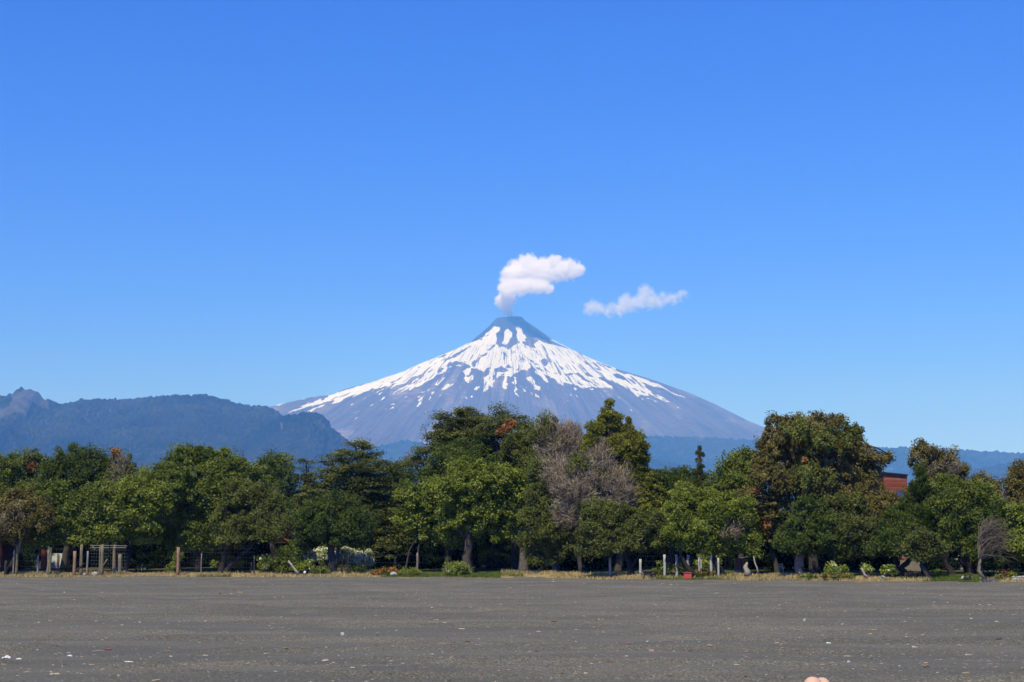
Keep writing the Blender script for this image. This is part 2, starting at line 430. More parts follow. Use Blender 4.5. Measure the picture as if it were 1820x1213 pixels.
fine = m.noise(.012, 6, .65, m.pos())
rock = m.mix(m.math('MULTIPLY', m.attr("lava"), .85), m.ramp(streak, [(.3, (.046, .040, .040)), (.7, (.16, .132, .118))]), m.ramp(fine, [(.35, (.09, .078, .07)), (.65, (.33, .275, .235))]))
rock = m.mix(m.ramp(m.noise(.0022, 4, .6, m.pos()), [(.58, (0, 0, 0)), (.72, (.6, .6, .6))]), rock, (.13, .075, .06))
rock = m.mix(m.ramp(m.attr("drop"), [(.05, (0, 0, 0)), (.058, (1, 1, 1))]), (.05, .047, .048), rock)
sn = m.math('ADD', m.attr("snow"), m.math('MULTIPLY', m.math('SUBTRACT', m.noise(.05, 3, .6, m.pos()), .5), .7))
snf = m.ramp(sn, [(.52, (0, 0, 0)), (.66, (1, 1, 1))])
snc = m.ramp(streak, [(.25, (.67, .70, .68)), (.6, (.80, .85, .83))])
m.color(m.mix(snf, rock, snc)).rough(.85, .1)
m.bump(m.math('ADD', m.math('MULTIPLY', streak, .5), fine), 1.0, 40.0)
tag(obj("volcano", me, m.m), "snow streaked volcano cone steaming at its crater", kind="structure")

# ------------------------------------------------------------------ forested hills
forest = Mat("distant_forest")
f1 = forest.attr("tone")
fc = forest.ramp(f1, [(0.0, (.003, .006, .002)), (.5, (.012, .019, .007)), (1.0, (.060, .066, .031))])
fc = forest.mix(forest.ramp(forest.noise(.0016, 4, .6, forest.pos()), [(.4, (0, 0, 0)), (.7, (.5, .5, .5))]), fc, (.05, .05, .035))
rk = forest.ramp(forest.noise(.02, 6, .7, forest.pos((1, 1, .4))), [(.3, (.032, .034, .033)), (.7, (.11, .112, .104))])
forest.color(forest.mix(forest.attr("rock"), fc, rk)).rough(.9, .05)
def hill(name, label, line, Y0, front, back, u0, u1, du, nt, amp, tree, rockpolys=(), seed=1, low=0.0, slope=1.25):
    lp = np.asarray(line, float)
    us = np.arange(u0, u1, du)
    ts = np.concatenate([np.linspace(0, 1, nt), 1 + np.linspace(0, 1, max(8, nt // 6))[1:]])
    Tt, Uu = np.meshgrid(ts, us, indexing='ij')
    yy = np.where(Tt <= 1, Y0 - front * (1 - Tt), Y0 + back * (Tt - 1))
    x = (Uu - CX) / (FPX * _c) * (Y0 - .6 * (Y0 - yy) * (Tt <= 1))
    ridge = CAMH + Y0 * (HOR - np.interp(Uu, lp[:, 0], lp[:, 1])) / (FPX * _c) * 1.0
    # exact height of the ridge line seen at that pixel
    _, dd, ww = ray(Uu, np.interp(Uu, lp[:, 0], lp[:, 1])); ridge = CAMH + ww / dd * Y0
    sh = np.where(Tt <= 1, np.clip(Tt, 0, 1) ** slope, 1 - sstep(0, 1, Tt - 1))
    spur = 1 - np.abs(fbm(x / 420., yy / 900., 3, seed))
    z = ridge * sh + low
    z = z + amp * (spur - .75) * np.clip(Tt, 0, 1) * np.clip(1 - Tt, 0, 1) * 4
    z = z + amp * .25 * fbm(x / 90., yy / 90., 4, seed + 2) * np.clip(1.05 - Tt, 0, 1)
    cd, ch = cells(x / tree, yy / tree, seed)
    cd2, ch2 = cells(x / (tree * 2.3), yy / (tree * 2.3), seed + 3)
    pu, pv_ = proj(x, yy, z)
    rockm = np.zeros(x.shape)
    wu_, wv_ = pu + 5 * fbm(pu * .1, pv_ * .1, 3, seed), pv_ + 5 * fbm(pu * .1 + 7, pv_ * .1, 3, seed)
    for p in rockpolys: rockm = np.maximum(rockm, inside(p, wu_, wv_))
    bush = np.clip(1 - cd * 1.25, 0, 1) * tree * (.55 + .7 * ch) + np.clip(1 - cd2, 0, 1) * tree * .5
    z = z + bush * (1 - .92 * rockm) * sstep(0, .04, Tt) - tree * .5
    z = z + rockm * 10 * fbm(x / 35., z / 60. + yy / 40., 3, seed + 4)
    tone = np.clip(.40 + .55 * (ch - .5) + .35 * (ch2 - .5) + .3 * fbm(x / 260., yy / 260., 3, seed + 6), 0, 1)
    me = mesh_np(name, np.stack([x, yy, z], -1).reshape(-1, 3), grid_quads(*x.shape), smooth=True, vert_attr={"tone": tone.ravel(), "rock": rockm.ravel()})
    tag(obj(name, me, forest.m), label, kind="structure")
hill("hills", "forested ridge with a rocky peak left of the volcano",
     [(-500, 735), (-200, 715), (-60, 700), (0, 703), (15, 706), (25, 700), (38, 692), (55, 689), (68, 694), (80, 708), (100, 716), (115, 721), (150, 712), (235, 711), (280, 706), (330, 704), (345, 702), (370, 703), (395, 710), (430, 720), (455, 724), (475, 723), (487, 728), (505, 740), (540, 765), (600, 800), (680, 840), (760, 880)],
     7600, 3200, 900, -420, 760, 1.6, 330, 115, 15, [[(22, 700), (40, 690), (56, 686), (72, 694), (86, 714), (70, 722), (55, 716), (42, 735), (20, 738), (-10, 745), (0, 730), (18, 716)], [(70, 712), (90, 713), (84, 727), (72, 726)], [(190, 728), (205, 727), (203, 732), (190, 733)], [(165, 735), (175, 731), (172, 738)], [(335, 701), (344, 701), (340, 706)]], seed=3)
hill("hills", "lower forested shoulder in front of the volcano's left foot",
     [(430, 790), (480, 752), (510, 740), (545, 735), (560, 735), (576, 740), (588, 752), (590, 762), (605, 772), (625, 788), (650, 806), (690, 835), (740, 860)],
     6900, 2400, 700, 400, 760, 1.6, 260, 75, 14, [[(570, 752), (575, 750), (574, 760), (569, 762)], [(584, 754), (588, 753), (588, 762), (584, 762)], [(500, 750), (505, 750), (504, 765), (500, 765)]], seed=8)
hill("hills", "far wooded plateau at the foot of the volcano",
     [(560, 840), (620, 815), (660, 800), (690, 790), (725, 784), (760, 790), (800, 797), (880, 792), (1000, 780), (1060, 777), (1130, 777), (1250, 779), (1360, 784), (1450, 790), (1555, 797), (1640, 797), (1720, 802), (1820, 808), (2200, 815)],
     11200, 3000, 1500, 560, 2200, 2.2, 200, 80, 22, [[(1575, 833), (1592, 832), (1590, 836), (1576, 837)]], seed=14)
hill("hills", "nearer low wooded hill right of the volcano",
     [(900, 850), (1000, 806), (1080, 808), (1150, 817), (1200, 825), (1280, 836), (1400, 850), (1560, 858), (1650, 850), (1730, 835), (1780, 826), (1820, 820), (1900, 810), (2000, 802), (2200, 800)],
     8600, 2600, 1200, 880, 2200, 2.0, 220, 65, 18, seed=21)

# ------------------------------------------------------------------ smoke plume and drifting cloud: real volumes above the haze
def vapour(name, label, cat, puffs, Y0, dens, col, nscale, thr, seed, grow=1.28):
    k = Y0 / (FPX * _c - (CY - 520) * _s)
    pts = []
    for (px, py, r, dy) in puffs:
        p = at(px, py, Y0); pts.append((p[0], Y0 + dy * k, p[2], r * k))
    bb = bpy.data.metaballs.new("tmp")
    import bmesh
    bm = bmesh.new()
    from mathutils import Matrix
    for x, y, z, r in pts:
        bmesh.ops.create_icosphere(bm, subdivisions=2, radius=r * grow, matrix=Matrix.Translation((x, y, z)))
    bpy.data.metaballs.remove(bb)
    me = bpy.data.meshes.new(name); bm.to_mesh(me); bm.free()
    m = Mat(name + "_vapour"); m.n.remove(m.p)
    g = m.node("NewGeometry").outputs["Position"]
    nz = m.node("TexNoise", Scale=1.0 / (nscale * k), Detail=5.0, Roughness=.62); m.link(g, nz.inputs["Vector"])
    sub = m.node("VectorMath", _operation='SUBTRACT'); sub.inputs[1].default_value = (.5, .5, .5); m.link(nz.outputs["Color"], sub.inputs[0])
    sca = m.node("VectorMath", _operation='SCALE'); sca.inputs["Scale"].default_value = nscale * k * 1.8; m.link(sub.outputs[0], sca.inputs[0])
    add = m.node("VectorMath", _operation='ADD'); m.link(g, add.inputs[0]); m.link(sca.outputs[0], add.inputs[1])
    best = None
    for x, y, z, r in pts:
        d = m.node("VectorMath", _operation='DISTANCE'); d.inputs[1].default_value = (x, y, z); m.link(add.outputs[0], d.inputs[0])
        f = m.math('MULTIPLY_ADD', d.outputs["Value"], -1.0 / r); f.node.inputs[2].default_value = 1.0
        if best is None: best = f
        else:
            mx = m.node("Math", _operation='SMOOTH_MAX'); mx.inputs[2].default_value = .06
            m.link(best, mx.inputs[0]); m.link(f, mx.inputs[1]); best = mx.outputs[0]
    n2 = m.node("TexNoise", Scale=1.0 / (6.5 * k), Detail=4.0, Roughness=.6); m.link(g, n2.inputs["Vector"])
    best = m.math('ADD', best, m.math('MULTIPLY', m.math('SUBTRACT', n2.outputs["Fac"], .5), .85))
    mr = m.node("MapRange", _interpolation_type='SMOOTHSTEP'); mr.inputs[1].default_value = 0.0; mr.inputs[2].default_value = thr; mr.inputs[3].default_value = 0; mr.inputs[4].default_value = dens / k
    m.link(best, mr.inputs[0])
    v = m.node("VolumePrincipled"); v.inputs["Color"].default_value = (*col, 1); v.inputs["Absorption Color"].default_value = (1, 1, 1, 1)
    v.inputs["Anisotropy"].default_value = .0
    m.link(mr.outputs[0], v.inputs["Density"]); m.link(v.outputs[0], m.out.inputs["Volume"])
    m.m.cycles.volume_step_rate = .6
    o = obj(name, me, m.m)
    rm = o.modifiers.new("remesh", 'REMESH'); rm.mode = 'VOXEL'; rm.voxel_size = 2.2 * k
    return tag(o, label, cat)
PLUME = [(905, 558, 7, 0), (901, 551, 12, -5), (897, 543, 16, -14), (893, 535, 13, -26), (904, 536, 16, -34), (899, 524, 17, -55), (911, 526, 18, -75), (926, 527, 18, -95), (941, 527, 17, -108), (956, 528, 16, -118), (968, 531, 12, -122), (977, 533, 8, -124),
         (904, 496, 16, -50), (900, 506, 13, -50), (918, 488, 19, -55), (922, 498, 20, -58), (938, 479, 20, -60), (945, 492, 24, -62), (962, 487, 20, -64), (970, 496, 21, -66), (986, 483, 18, -68), (995, 493, 22, -70), (1010, 488, 17, -72), (1014, 496, 15, -72), (1028, 493, 12, -74), (930, 504, 13, -58), (955, 505, 13, -62), (985, 505, 12, -66), (1005, 503, 10, -68)]
vapour("smoke_plume", "white steam plume rising from the volcano crater", "smoke plume", PLUME, VY, .34, (.97, 1, .985), 17, .55, 1)
CLOUD = [(1046, 549, 15, 0), (1058, 547, 20, 0), (1068, 550, 15, 0), (1082, 553, 14, 0), (1094, 549, 15, 0), (1107, 545, 18, 0), (1112, 536, 18, 0), (1122, 542, 18, 0), (1135, 537, 18, 0), (1146, 530, 20, 0), (1144, 516, 14, 0), (1150, 520, 14, 0), (1156, 535, 18, 0), (1172, 537, 16, 0), (1184, 529, 15, 0), (1198, 532, 14, 0), (1211, 526, 12, 0), (1218, 524, 9, 0), (1063, 537, 8, 0), (1100, 556, 9, 0), (1120, 552, 10, 0)]
vapour("cloud", "small ragged white cloud drifting right of the steam plume", "cloud", CLOUD, VY + 300, .09, (.97, 1, .985), 20, .9, 2)
# ------------------------------------------------------------------ beach and bank
_EX = np.array([-700, -36.4, -4, 8.3, 29, 60, 700.]); _EY = np.array([113, 111, 111, 98.6, 88.8, 80, 60.])
def edge(x): return np.interp(x, _EX, _EY) + .35 * vnoise(np.asarray(x) * .35, 0 * np.asarray(x), 5) + .25 * vnoise(np.asarray(x) * 1.3, 0 * np.asarray(x), 6)
def gz(x, y):
    d = np.asarray(y, float) - np.interp(x, _EX, _EY)
    z = -.35 + .35 * sstep(-1.6, -.1, d) + .28 * sstep(-.1, 3.0, d) + .35 * sstep(3, 14, d)
    return z + .05 * fbm(np.asarray(x) * .5, np.asarray(y) * .5, 3, 4) * sstep(.2, 2, d)
def px_at(px, off):
    """ground point seen in pixel column px, off metres behind the beach edge"""
    Y = 100.0
    for _ in range(8):
        x = (px - CX) / (FPX * _c) * Y; Y = float(np.interp(x, _EX, _EY)) + off
    x = (px - CX) / (FPX * _c) * Y
    return float(x), Y, float(gz(x, Y))
def beach_z(x, y):
    a = fbm(x * .045 + .02 * y, y * .30, 3, 81) * .055
    b = fbm(x * .16, y * .9, 3, 85) * .028
    c = fbm(x * 1.1, y * 2.2, 3, 88) * .012
    r = fbm(x * .22 + 3, y * 1.15 + .12 * x, 2, 92); c = c + .075 * sstep(.08, .24, r) - .03 * sstep(.30, .62, r)
    w = np.abs(fbm(x * .03, y * .13 - .02 * x, 2, 95)); c = c + .07 * (1 - sstep(0, .08, w))
    f = sstep(6, 14, y)
    return (a + b + c) * f - .02
xs = np.concatenate([[-650, -300, -120, -70], np.linspace(-46, 46, 640), [70, 120, 300, 650]])
ss = np.concatenate([[-60, -20, 0, 8], np.geomspace(13, 80, 460), np.linspace(80.4, 113, 120)])
ss = (ss - ss[0]) / (ss[-1] - ss[0])
Xs, Sg = np.meshgrid(xs, ss)
Yg = -60 + (edge(Xs) + .25 + 60) * Sg
Zg = beach_z(Xs, Yg)
m = Mat("dark_volcanic_sand")
P = m.pos()
g1 = m.noise(26, 6, .75, P); g2 = m.noise(.35, 5, .6, m.pos((.35, 1.2, 1)))
vo = m.node("TexVoronoi", Scale=38.0); m.link(P, vo.inputs["Vector"])
sepc = m.node("SeparateColor"); m.link(vo.outputs["Color"], sepc.inputs[0])
base = m.ramp(g1, [(.28, (.078, .071, .056)), (.5, (.138, .128, .103)), (.72, (.216, .201, .163))])
grain = m.ramp(sepc.outputs[0], [(0, (.55, .55, .55)), (.5, (.95, .94, .92)), (.86, (1.1, 1.07, 1.03)), (.97, (1.9, 1.8, 1.7))])
col = m.mix(.5, base, grain, 'MULTIPLY')
col = m.mix(m.ramp(g2, [(.40, (0, 0, 0)), (.60, (1, 1, 1))]), m.mix(1.0, col, (.84, .84, .85), 'MULTIPLY'), m.mix(1.0, col, (1.12, 1.09, 1.06), 'MULTIPLY'))
m.color(col).rough(.9, .12)
bh = m.math('ADD', m.math('MULTIPLY', vo.outputs["Distance"], -.6), g1)
m.bump(bh, .8, .03)
tag(obj("beach", mesh_np("beach", np.stack([Xs, Yg, Zg], -1).reshape(-1, 3), grid_quads(*Xs.shape), smooth=True), m.m), "dark grey volcanic sand beach", kind="structure")

xg = np.concatenate([[-13000, -4000, -1200, -400, -150], np.linspace(-80, 80, 250), [150, 400, 1200, 4000, 13000]])
yg = np.concatenate([[-380, -100, 0], np.linspace(78, 150, 200), [170, 220, 320, 600, 1500, 5000, 24000]])
Xg, Yy = np.meshgrid(xg, yg)
Zz = gz(Xg, Yy)
m = Mat("garden_soil")
n1, n2 = m.noise(1.6, 5, .6, m.pos()), m.noise(.14, 4, .6, m.pos())
bankc = m.mix(m.ramp(n2, [(.50, (0, 0, 0)), (.62, (1, 1, 1))]), m.ramp(n1, [(.3, (.17, .12, .055)), (.7, (.36, .27, .135))]), m.ramp(n1, [(.3, (.06, .075, .016)), (.7, (.13, .15, .035))]))
m.color(m.mix(m.attr("bank"), m.mix(m.ramp(n2, [(.42, (0, 0, 0)), (.6, (1, 1, 1))]), m.ramp(n1, [(.3, (.055, .045, .022)), (.7, (.13, .10, .05))]), m.ramp(n1, [(.3, (.03, .045, .014)), (.7, (.07, .09, .028))])), bankc)).rough(.95, .05).bump(n1, .6, .08)
tag(obj("ground", mesh_np("ground", np.stack([Xg, Yy, Zz], -1).reshape(-1, 3), grid_quads(*Xg.shape), smooth=True, vert_attr={"bank": (1 - sstep(2.0, 4.5, Yy - np.interp(Xg, _EX, _EY) + .8 * fbm(Xg * .3, Yy * .3, 2, 3))).ravel()}), m.m), "garden ground under the trees", kind="structure")

# ------------------------------------------------------------------ foliage
def leaf_mat(name, stops, transl=.28, rough=.55, spec=.14):
    m = Mat(name)
    c = m.ramp(m.attr("tint"), [(i / (len(stops) - 1), s) for i, s in enumerate(stops)])
    m.color(c).rough(rough, spec)
    t = m.node("BsdfTranslucent"); m.link(m.mix(1.0, c, (1.25, 1.3, .7), 'MULTIPLY'), t.inputs["Color"])
    mx = m.node("MixShader"); mx.inputs[0].default_value = transl
    m.link(m.p.outputs[0], mx.inputs[1]); m.link(t.outputs[0], mx.inputs[2]); m.link(mx.outputs[0], m.out.inputs["Surface"])
    return m.m
PAL = {
 "bright": leaf_mat("bright_green_leaves", [(0.082, 0.109, 0.010), (0.170, 0.205, 0.023), (0.294, 0.320, 0.056)]),
 "lime": leaf_mat("lime_green_leaves", [(.10, .135, .012), (.22, .27, .03), (.40, .43, .10)]),
 "mid": leaf_mat("mid_green_leaves", [(0.056, 0.079, 0.010), (0.122, 0.153, 0.020), (0.231, 0.255, 0.045)]),
 "dark": leaf_mat("dark_green_leaves", [(0.029, 0.047, 0.008), (0.070, 0.098, 0.014), (0.148, 0.171, 0.031)]),
 "deep": leaf_mat("shade_darkened_leaves", [(.006, .011, .003), (.013, .021, .005), (.030, .042, .011)], .15, .8, .03),  # under-canopy shade painted into the leaf colour of back trees, shrubs and woodland
 "blue": leaf_mat("blue_green_leaves", [(0.044, 0.073, 0.014), (0.103, 0.136, 0.030), (0.198, 0.224, 0.058)]),
 "olive": leaf_mat("olive_leaves", [(0.052, 0.060, 0.011), (0.124, 0.138, 0.025), (0.224, 0.235, 0.055)]),
 "brown": leaf_mat("brown_olive_leaves", [(.062, .053, .011), (.155, .126, .030), (.27, .218, .068)]),
 "yellow": leaf_mat("yellow_olive_needles", [(0.072, 0.080, 0.011), (0.194, 0.194, 0.022), (0.331, 0.310, 0.053)]),
 "tiered": leaf_mat("dark_olive_leaves", [(0.036, 0.048, 0.009), (0.099, 0.113, 0.022), (0.213, 0.213, 0.053)]),
 "grey": leaf_mat("grey_dead_twigs", [(.13, .098, .062), (.265, .205, .135), (.39, .315, .225)], .05, .8, .1),
 "rust": leaf_mat("rust_red_leaves", [(.16, .065, .018), (.34, .15, .045), (.46, .25, .10)]),
 "white": leaf_mat("cream_flower_heads", [(.42, .44, .26), (.66, .66, .46), (.82, .82, .70)], .15),
 "straw": leaf_mat("dry_grass_blades", [(.28, .20, .085), (.48, .36, .16), (.62, .50, .26)], .2, .7, .1),
 "lawn": leaf_mat("green_grass_blades", [(.05, .085, .012), (.11, .15, .025), (.20, .22, .05)], .2, .7, .1),
 "flame": leaf_mat("orange_flower_heads", [(.45, .09, .02), (.66, .16, .03), (.75, .26, .06)], .15),
 "pink": leaf_mat("pink_flower_heads", [(.45, .10, .22), (.70, .35, .48), (.85, .8, .8)], .15),
 "silver": leaf_mat("silver_green_leaves", [(.14, .17, .14), (.27, .31, .27), (.42, .46, .42)], .1),
}
bark = plain("grey_brown_bark", (.065, .053, .043), .9, .45, 5.0, .1, .6)
bark_pale = plain("pale_bark", (.20, .16, .125), .9, .4, 5.0, .1, .6)
bark_dark = plain("dark_bark", (.035, .029, .025), .9, .4, 5.0, .1, .6)
#          clump px, flatten,        leaf L, W, per clump, orientation
STYLE = {
 "broad":  (11, (1, 1, .75), .165, .12, 92, "out"),
 "dense":  (10, (1, 1, .85), .135, .09, 100, "out"),
 "flat":   (14, (1.2, 1.2, .36), .15, .095, 105, "up"),
 "droop":  (9, (.85, .85, 1.1), .18, .085, 76, "mixdown"),
 "needle": (10, (.9, .9, .95), .23, .065, 84, "rise"),
 "cypress":(10, (1, 1, .85), .19, .07, 98, "out"),
 "twig":   (13, (.95, .95, 1.05), .50, .030, 52, "fan"),
 "airy":   (9, (.9, .9, 1.1), .17, .09, 46, "mixdown"),
 "bush":   (7, (1, 1, .8), .12, .08, 46, "out"),
}
def unit(a): return a / (np.linalg.norm(a, axis=-1, keepdims=True) + 1e-9)
def leaves(lobes, style, rng, px, dens=1.0, big=1.0, shell=(.62, 1.05), fill=.22, cs=1.0):
    """lobes: (centre xyz, radii xyz) in metres -> quads of leaf-sized faces in clumps spread through every lobe"""
    cpx, flat, L, Wd, per, ori = STYLE[style]
    rc = cpx * px * cs; V, Tn = [], []
    for c, r in lobes:
        c, r = np.asarray(c, float), np.asarray(r, float)
        area = 4 * math.pi * ((r[0] * r[1]) ** 1.6 + (r[0] * r[2]) ** 1.6 + (r[1] * r[2]) ** 1.6) ** (1 / 1.6) / 3 ** (1 / 1.6)
        n = max(3, int(dens * 1.7 * area / (math.pi * rc * rc)))
        d = unit(rng.normal(0, 1, (n * 2, 3)))
        keep = (d[:, 2] > -.72) & ((d[:, 1] < .35) | (rng.random(n * 2) < .45))
        d = d[keep][:n]
        rad = rng.uniform(*shell, (len(d), 1)) * (1 + .10 * rng.normal(0, 1, (len(d), 1)))
        cc = c + d * r * rad
        nin = int(len(d) * fill)
        di = unit(rng.normal(0, 1, (nin, 3))); cc = np.vstack([cc, c + di * r * rng.uniform(.1, .6, (nin, 1))]); dd = np.vstack([d, di])
        m = len(cc)
        size = rc * np.clip(np.exp(rng.normal(-.05, .36, (m, 1, 1))), .4, 1.9)
        npc = int(per)
        q = rng.normal(0, 1, (m, npc, 3)); q = unit(q) * rng.random((m, npc, 1)) ** .45
        p = cc[:, None] + q * size * np.asarray(flat)
        nrm = unit(unit(q) * .75 + dd[:, None] * .65 + np.array([0, -.1, .25]) + np.array(SUN_DIR) * .6 + rng.normal(0, .45, q.shape))
        if ori == "up":
            nrm = unit(np.array([0, -.35, 1.0]) + rng.normal(0, .5, q.shape)); t = unit(np.cross(nrm, rng.normal(0, 1, q.shape)))
        elif ori == "down":
            t = unit(np.array([0, 0, -1.0]) + dd[:, None] * .4 + rng.normal(0, .4, q.shape))
        elif ori == "mixdown":
            t = unit(np.array([0, 0, -.45]) + dd[:, None] * .5 + rng.normal(0, .6, q.shape))
        elif ori == "rise":
            t = unit(np.array([0, 0, .8]) + dd[:, None] * .8 + rng.normal(0, .4, q.shape))
        elif ori == "fan":
            t = unit(np.array([.0, 0, .7]) + dd[:, None] * .9 + rng.normal(0, .6, q.shape))
        elif ori == "out":
            t = unit(dd[:, None] * .5 + unit(q) * .5 + rng.normal(0, .7, q.shape))
        b = unit(np.cross(nrm, t))
        ll = L * big * rng.uniform(.6, 1.3, (m, npc, 1)); ww = Wd * big * rng.uniform(.6, 1.3, (m, npc, 1))
        bend = nrm * ll * .12
        V.append(np.stack([p - t * ll * .5 - bend, p + b * ww * .5, p + t * ll * .5 - bend, p - b * ww * .5], 2).reshape(-1, 3))
        Tn.append(np.clip(.5 + .22 * rng.normal(0, 1, (m, 1)) + .20 * rng.normal(0, 1, (m, npc)), 0, 1).ravel())
    return np.vstack(V), np.concatenate(Tn)
def leaf_obj(name, V, t, pal, parent=None, loc=None):
    me = mesh_np(name, V, np.arange(len(V)).reshape(-1, 4), face_attr={"tint": t})
    return obj(name, me, PAL[pal], parent, loc)

def limb(mb, a, b, r0, r1, rng, wob=.08, n=7, seg=6):
    a, b = np.asarray(a, float), np.asarray(b, float)
    t = np.linspace(0, 1, seg)[:, None]
    L = np.linalg.norm(b - a)
    p = a + (b - a) * t + np.array([0, 0, .12 * L]) * np.sin(t * math.pi) * (abs(b[0] - a[0]) / (L + .01))
    p[1:-1] += rng.normal(0, wob * L / seg, (seg - 2, 3))
    mb.tube(p, np.interp(t[:, 0], [0, 1], [r0, r1]), n, rough=.10, rng=rng)
_ti = [0]
def tree(name, label, px, off, lobes, style, pal, cat="tree", trunk=None, tr=.20, bk=None, dens=1.0, big=1.0, extra=(), group=None, shell=(.62, 1.05), fill=.22, limbs=True, cs=1.0):
    """px: trunk pixel column; off: metres behind the beach edge; lobes (px, py, rx, ry[, depth]) in photo pixels"""
    _ti[0] += 1
    rng = np.random.default_rng(100 + _ti[0])
    x, Y, z = px_at(px, off)
    root = thing(name, label, cat, (x, Y, z), group)
    k = mpp(Y); B = np.array([x, Y, z])
    def lob3(l):
        dy = l[4] * k if len(l) > 4 else rng.uniform(-.35, .35) * l[2] * k
        c = at(l[0], l[1], Y + dy) - B
        return c, (l[2] * k, .85 * (l[2] + l[3]) / 2 * k, l[3] * k)
    L3 = [lob3(l) for l in lobes]
    V, t = leaves(L3, style, rng, k, dens, big, shell, fill, cs)
    leaf_obj("crown", V, t, pal, root)
    for nm, ls, st, pl, de in extra:
        V, t = leaves([lob3(l) for l in ls], st, rng, k, de * (1.5 if pl in ('rust', 'lime') else 1), **(dict(cs=.5, shell=(.1, .9)) if pl in ('rust', 'lime') else {}))
        leaf_obj(nm, V, t, pl, root)
    mb = MB()
    cz = np.mean([c for c, r in L3], 0); top = max(c[2] for c, r in L3)
    paths = trunk if trunk else [[(px, None), (cz[0] / k + px, None)]]
    tips = []
    if trunk:
        for path in trunk:
            pts = []
            for q in path:
                if q[1] is None: pts.append(np.array([(q[0] - px) * k, 0, -.15]))
                else: pts.append(at(q[0], q[1], Y) - B)
            pts = np.array(pts)
            r = path[0][2] if len(path[0]) > 2 else tr
            rad = r * np.linspace(1.0, .62, len(pts)); rad[0] *= 1.25
            # resample and roughen
            tt = np.linspace(0, 1, 9); s_ = np.linspace(0, 1, len(pts))
            pp = np.stack([np.interp(tt, s_, pts[:, j]) for j in range(3)], -1); pp[1:-1] += rng.normal(0, r * .16, (7, 3))
            mb.tube(pp, np.interp(tt, s_, rad), 9, rough=.09, rng=rng); tips.append((pp[-1], rad[-1]))
    else:
        f = np.array([cz[0] * .5, cz[1] * .4, max(.9, .42 * cz[2])])
        pp = np.array([(0, 0, -.15), (0, 0, .15), f * .5, f]); pp[2, 0] += rng.normal(0, .1)
        mb.tube(pp, np.array([1.35, 1.05, .9, .75]) * tr, 9, rough=.09, rng=rng); tips.append((f, tr * .7))
    if limbs:
        for c, r in L3:
            p0, r0 = min(tips, key=lambda q: np.linalg.norm(q[0] - c))
            e = c + np.array([0, 0, .25 * r[2]])
            limb(mb, p0, e, r0 * .7, .035, rng)
            for _ in range(3):
                d = unit(rng.normal(0, 1, 3)); d[2] = abs(d[2])
                a = p0 + (e - p0) * rng.uniform(.45, .9)
                limb(mb, a, c + d * np.array(r) * .8, r0 * .28, .02, rng, n=5, seg=5)
    mb.build("trunk", bk or bark, root, smooth=True)
    return root
# ------------------------------------------------------------------ the row of trees, left to right
tree("broadleaf_tree", "dark green tree cut by the left edge of the photo", 6, 4, [(0, 880, 42, 55), (8, 838, 30, 30), (-12, 930, 40, 40), (24, 868, 25, 25)], "dense", "mid", tr=.22)
tree("broadleaf_tree", "bluish green tree with a rust red branch near the left edge", 45, 13, [(42, 822, 26, 22), (62, 818, 14, 16), (58, 850, 45, 32), (90, 860, 30, 30), (28, 860, 28, 28)], "broad", "blue", extra=[("autumn_branch", [(48, 823, 13, 16, -16), (56, 832, 11, 10, -17)], "airy", "rust", .9)])
tree("broadleaf_tree", "tall dark rounded tree topping the left group", 128, 9, [(140, 822, 48, 28), (110, 845, 40, 34), (165, 850, 44, 40), (135, 880, 60, 45), (85, 890, 40, 38), (200, 862, 26, 28)], "dense", "dark", tr=.28)
tree("broadleaf_tree", "thin light tree with reddish tips behind the left group", 216, 8, [(207, 822, 16, 22), (222, 835, 20, 28), (240, 850, 22, 25), (212, 870, 26, 30), (196, 850, 12, 18)], "airy", "olive", dens=.75, extra=[("autumn_branch", [(206, 806, 7, 7, -6)], "airy", "rust", .8), ("autumn_branch", [(190, 878, 16, 5, -22)], "airy", "rust", .6), ("bare_twigs", [(218, 845, 18, 36, -6)], "twig", "grey", .8)], tr=.12, bk=bark_pale)
tree("broadleaf_tree", "mid green bushy tree hanging over the left wire fence", 140, 3.0, [(120, 912, 55, 36), (165, 925, 50, 38), (90, 940, 40, 34), (140, 955, 48, 25), (195, 905, 32, 32), (100, 885, 34, 28), (180, 885, 36, 30), (75, 962, 30, 18)], "broad", "mid", trunk=[[(143, None, .16), (137, 995), (128, 975), (112, 950)], [(136, None, .12), (152, 985), (165, 950)]], bk=bark_dark)
tree("broadleaf_tree", "light green leafy tree with low boughs right of the left gate", 236, 3.4, [(205, 900, 34, 30), (232, 925, 40, 34), (200, 945, 30, 24), (260, 915, 34, 40), (250, 955, 34, 18), (240, 880, 36, 30), (275, 890, 30, 30)], "broad", "bright", tr=.16, bk=bark_dark)
tree("broadleaf_tree", "small brownish olive tree with a leaning trunk by the leftmost fence posts", 26, 1.0, [(38, 900, 38, 30), (10, 922, 30, 34), (62, 925, 28, 26), (30, 945, 34, 22), (78, 912, 14, 16)], "airy", "brown", dens=1.3, trunk=[[(25, None, .15), (28, 990), (30, 960), (36, 935)], [(30, 965, .08), (44, 935)]], bk=bark_dark, extra=[("bare_twigs", [(28, 925, 40, 30, -4)], "twig", "grey", .4)])
tree("broadleaf_tree", "broadest rounded green tree of the left half", 365, 5, [(362, 822, 52, 26), (322, 822, 26, 26), (408, 838, 42, 28), (340, 860, 66, 40), (290, 880, 40, 38), (400, 880, 50, 44), (300, 925, 46, 38), (350, 930, 50, 42), (275, 945, 30, 26), (335, 965, 40, 16), (440, 860, 34, 28), (285, 850, 34, 28)], "broad", "mid", dens=1.1, trunk=[[(365, None, .26), (352, 990), (341, 965), (335, 920)], [(402, None, .22), (402, 975), (395, 920)]], tr=.26, bk=bark_dark)
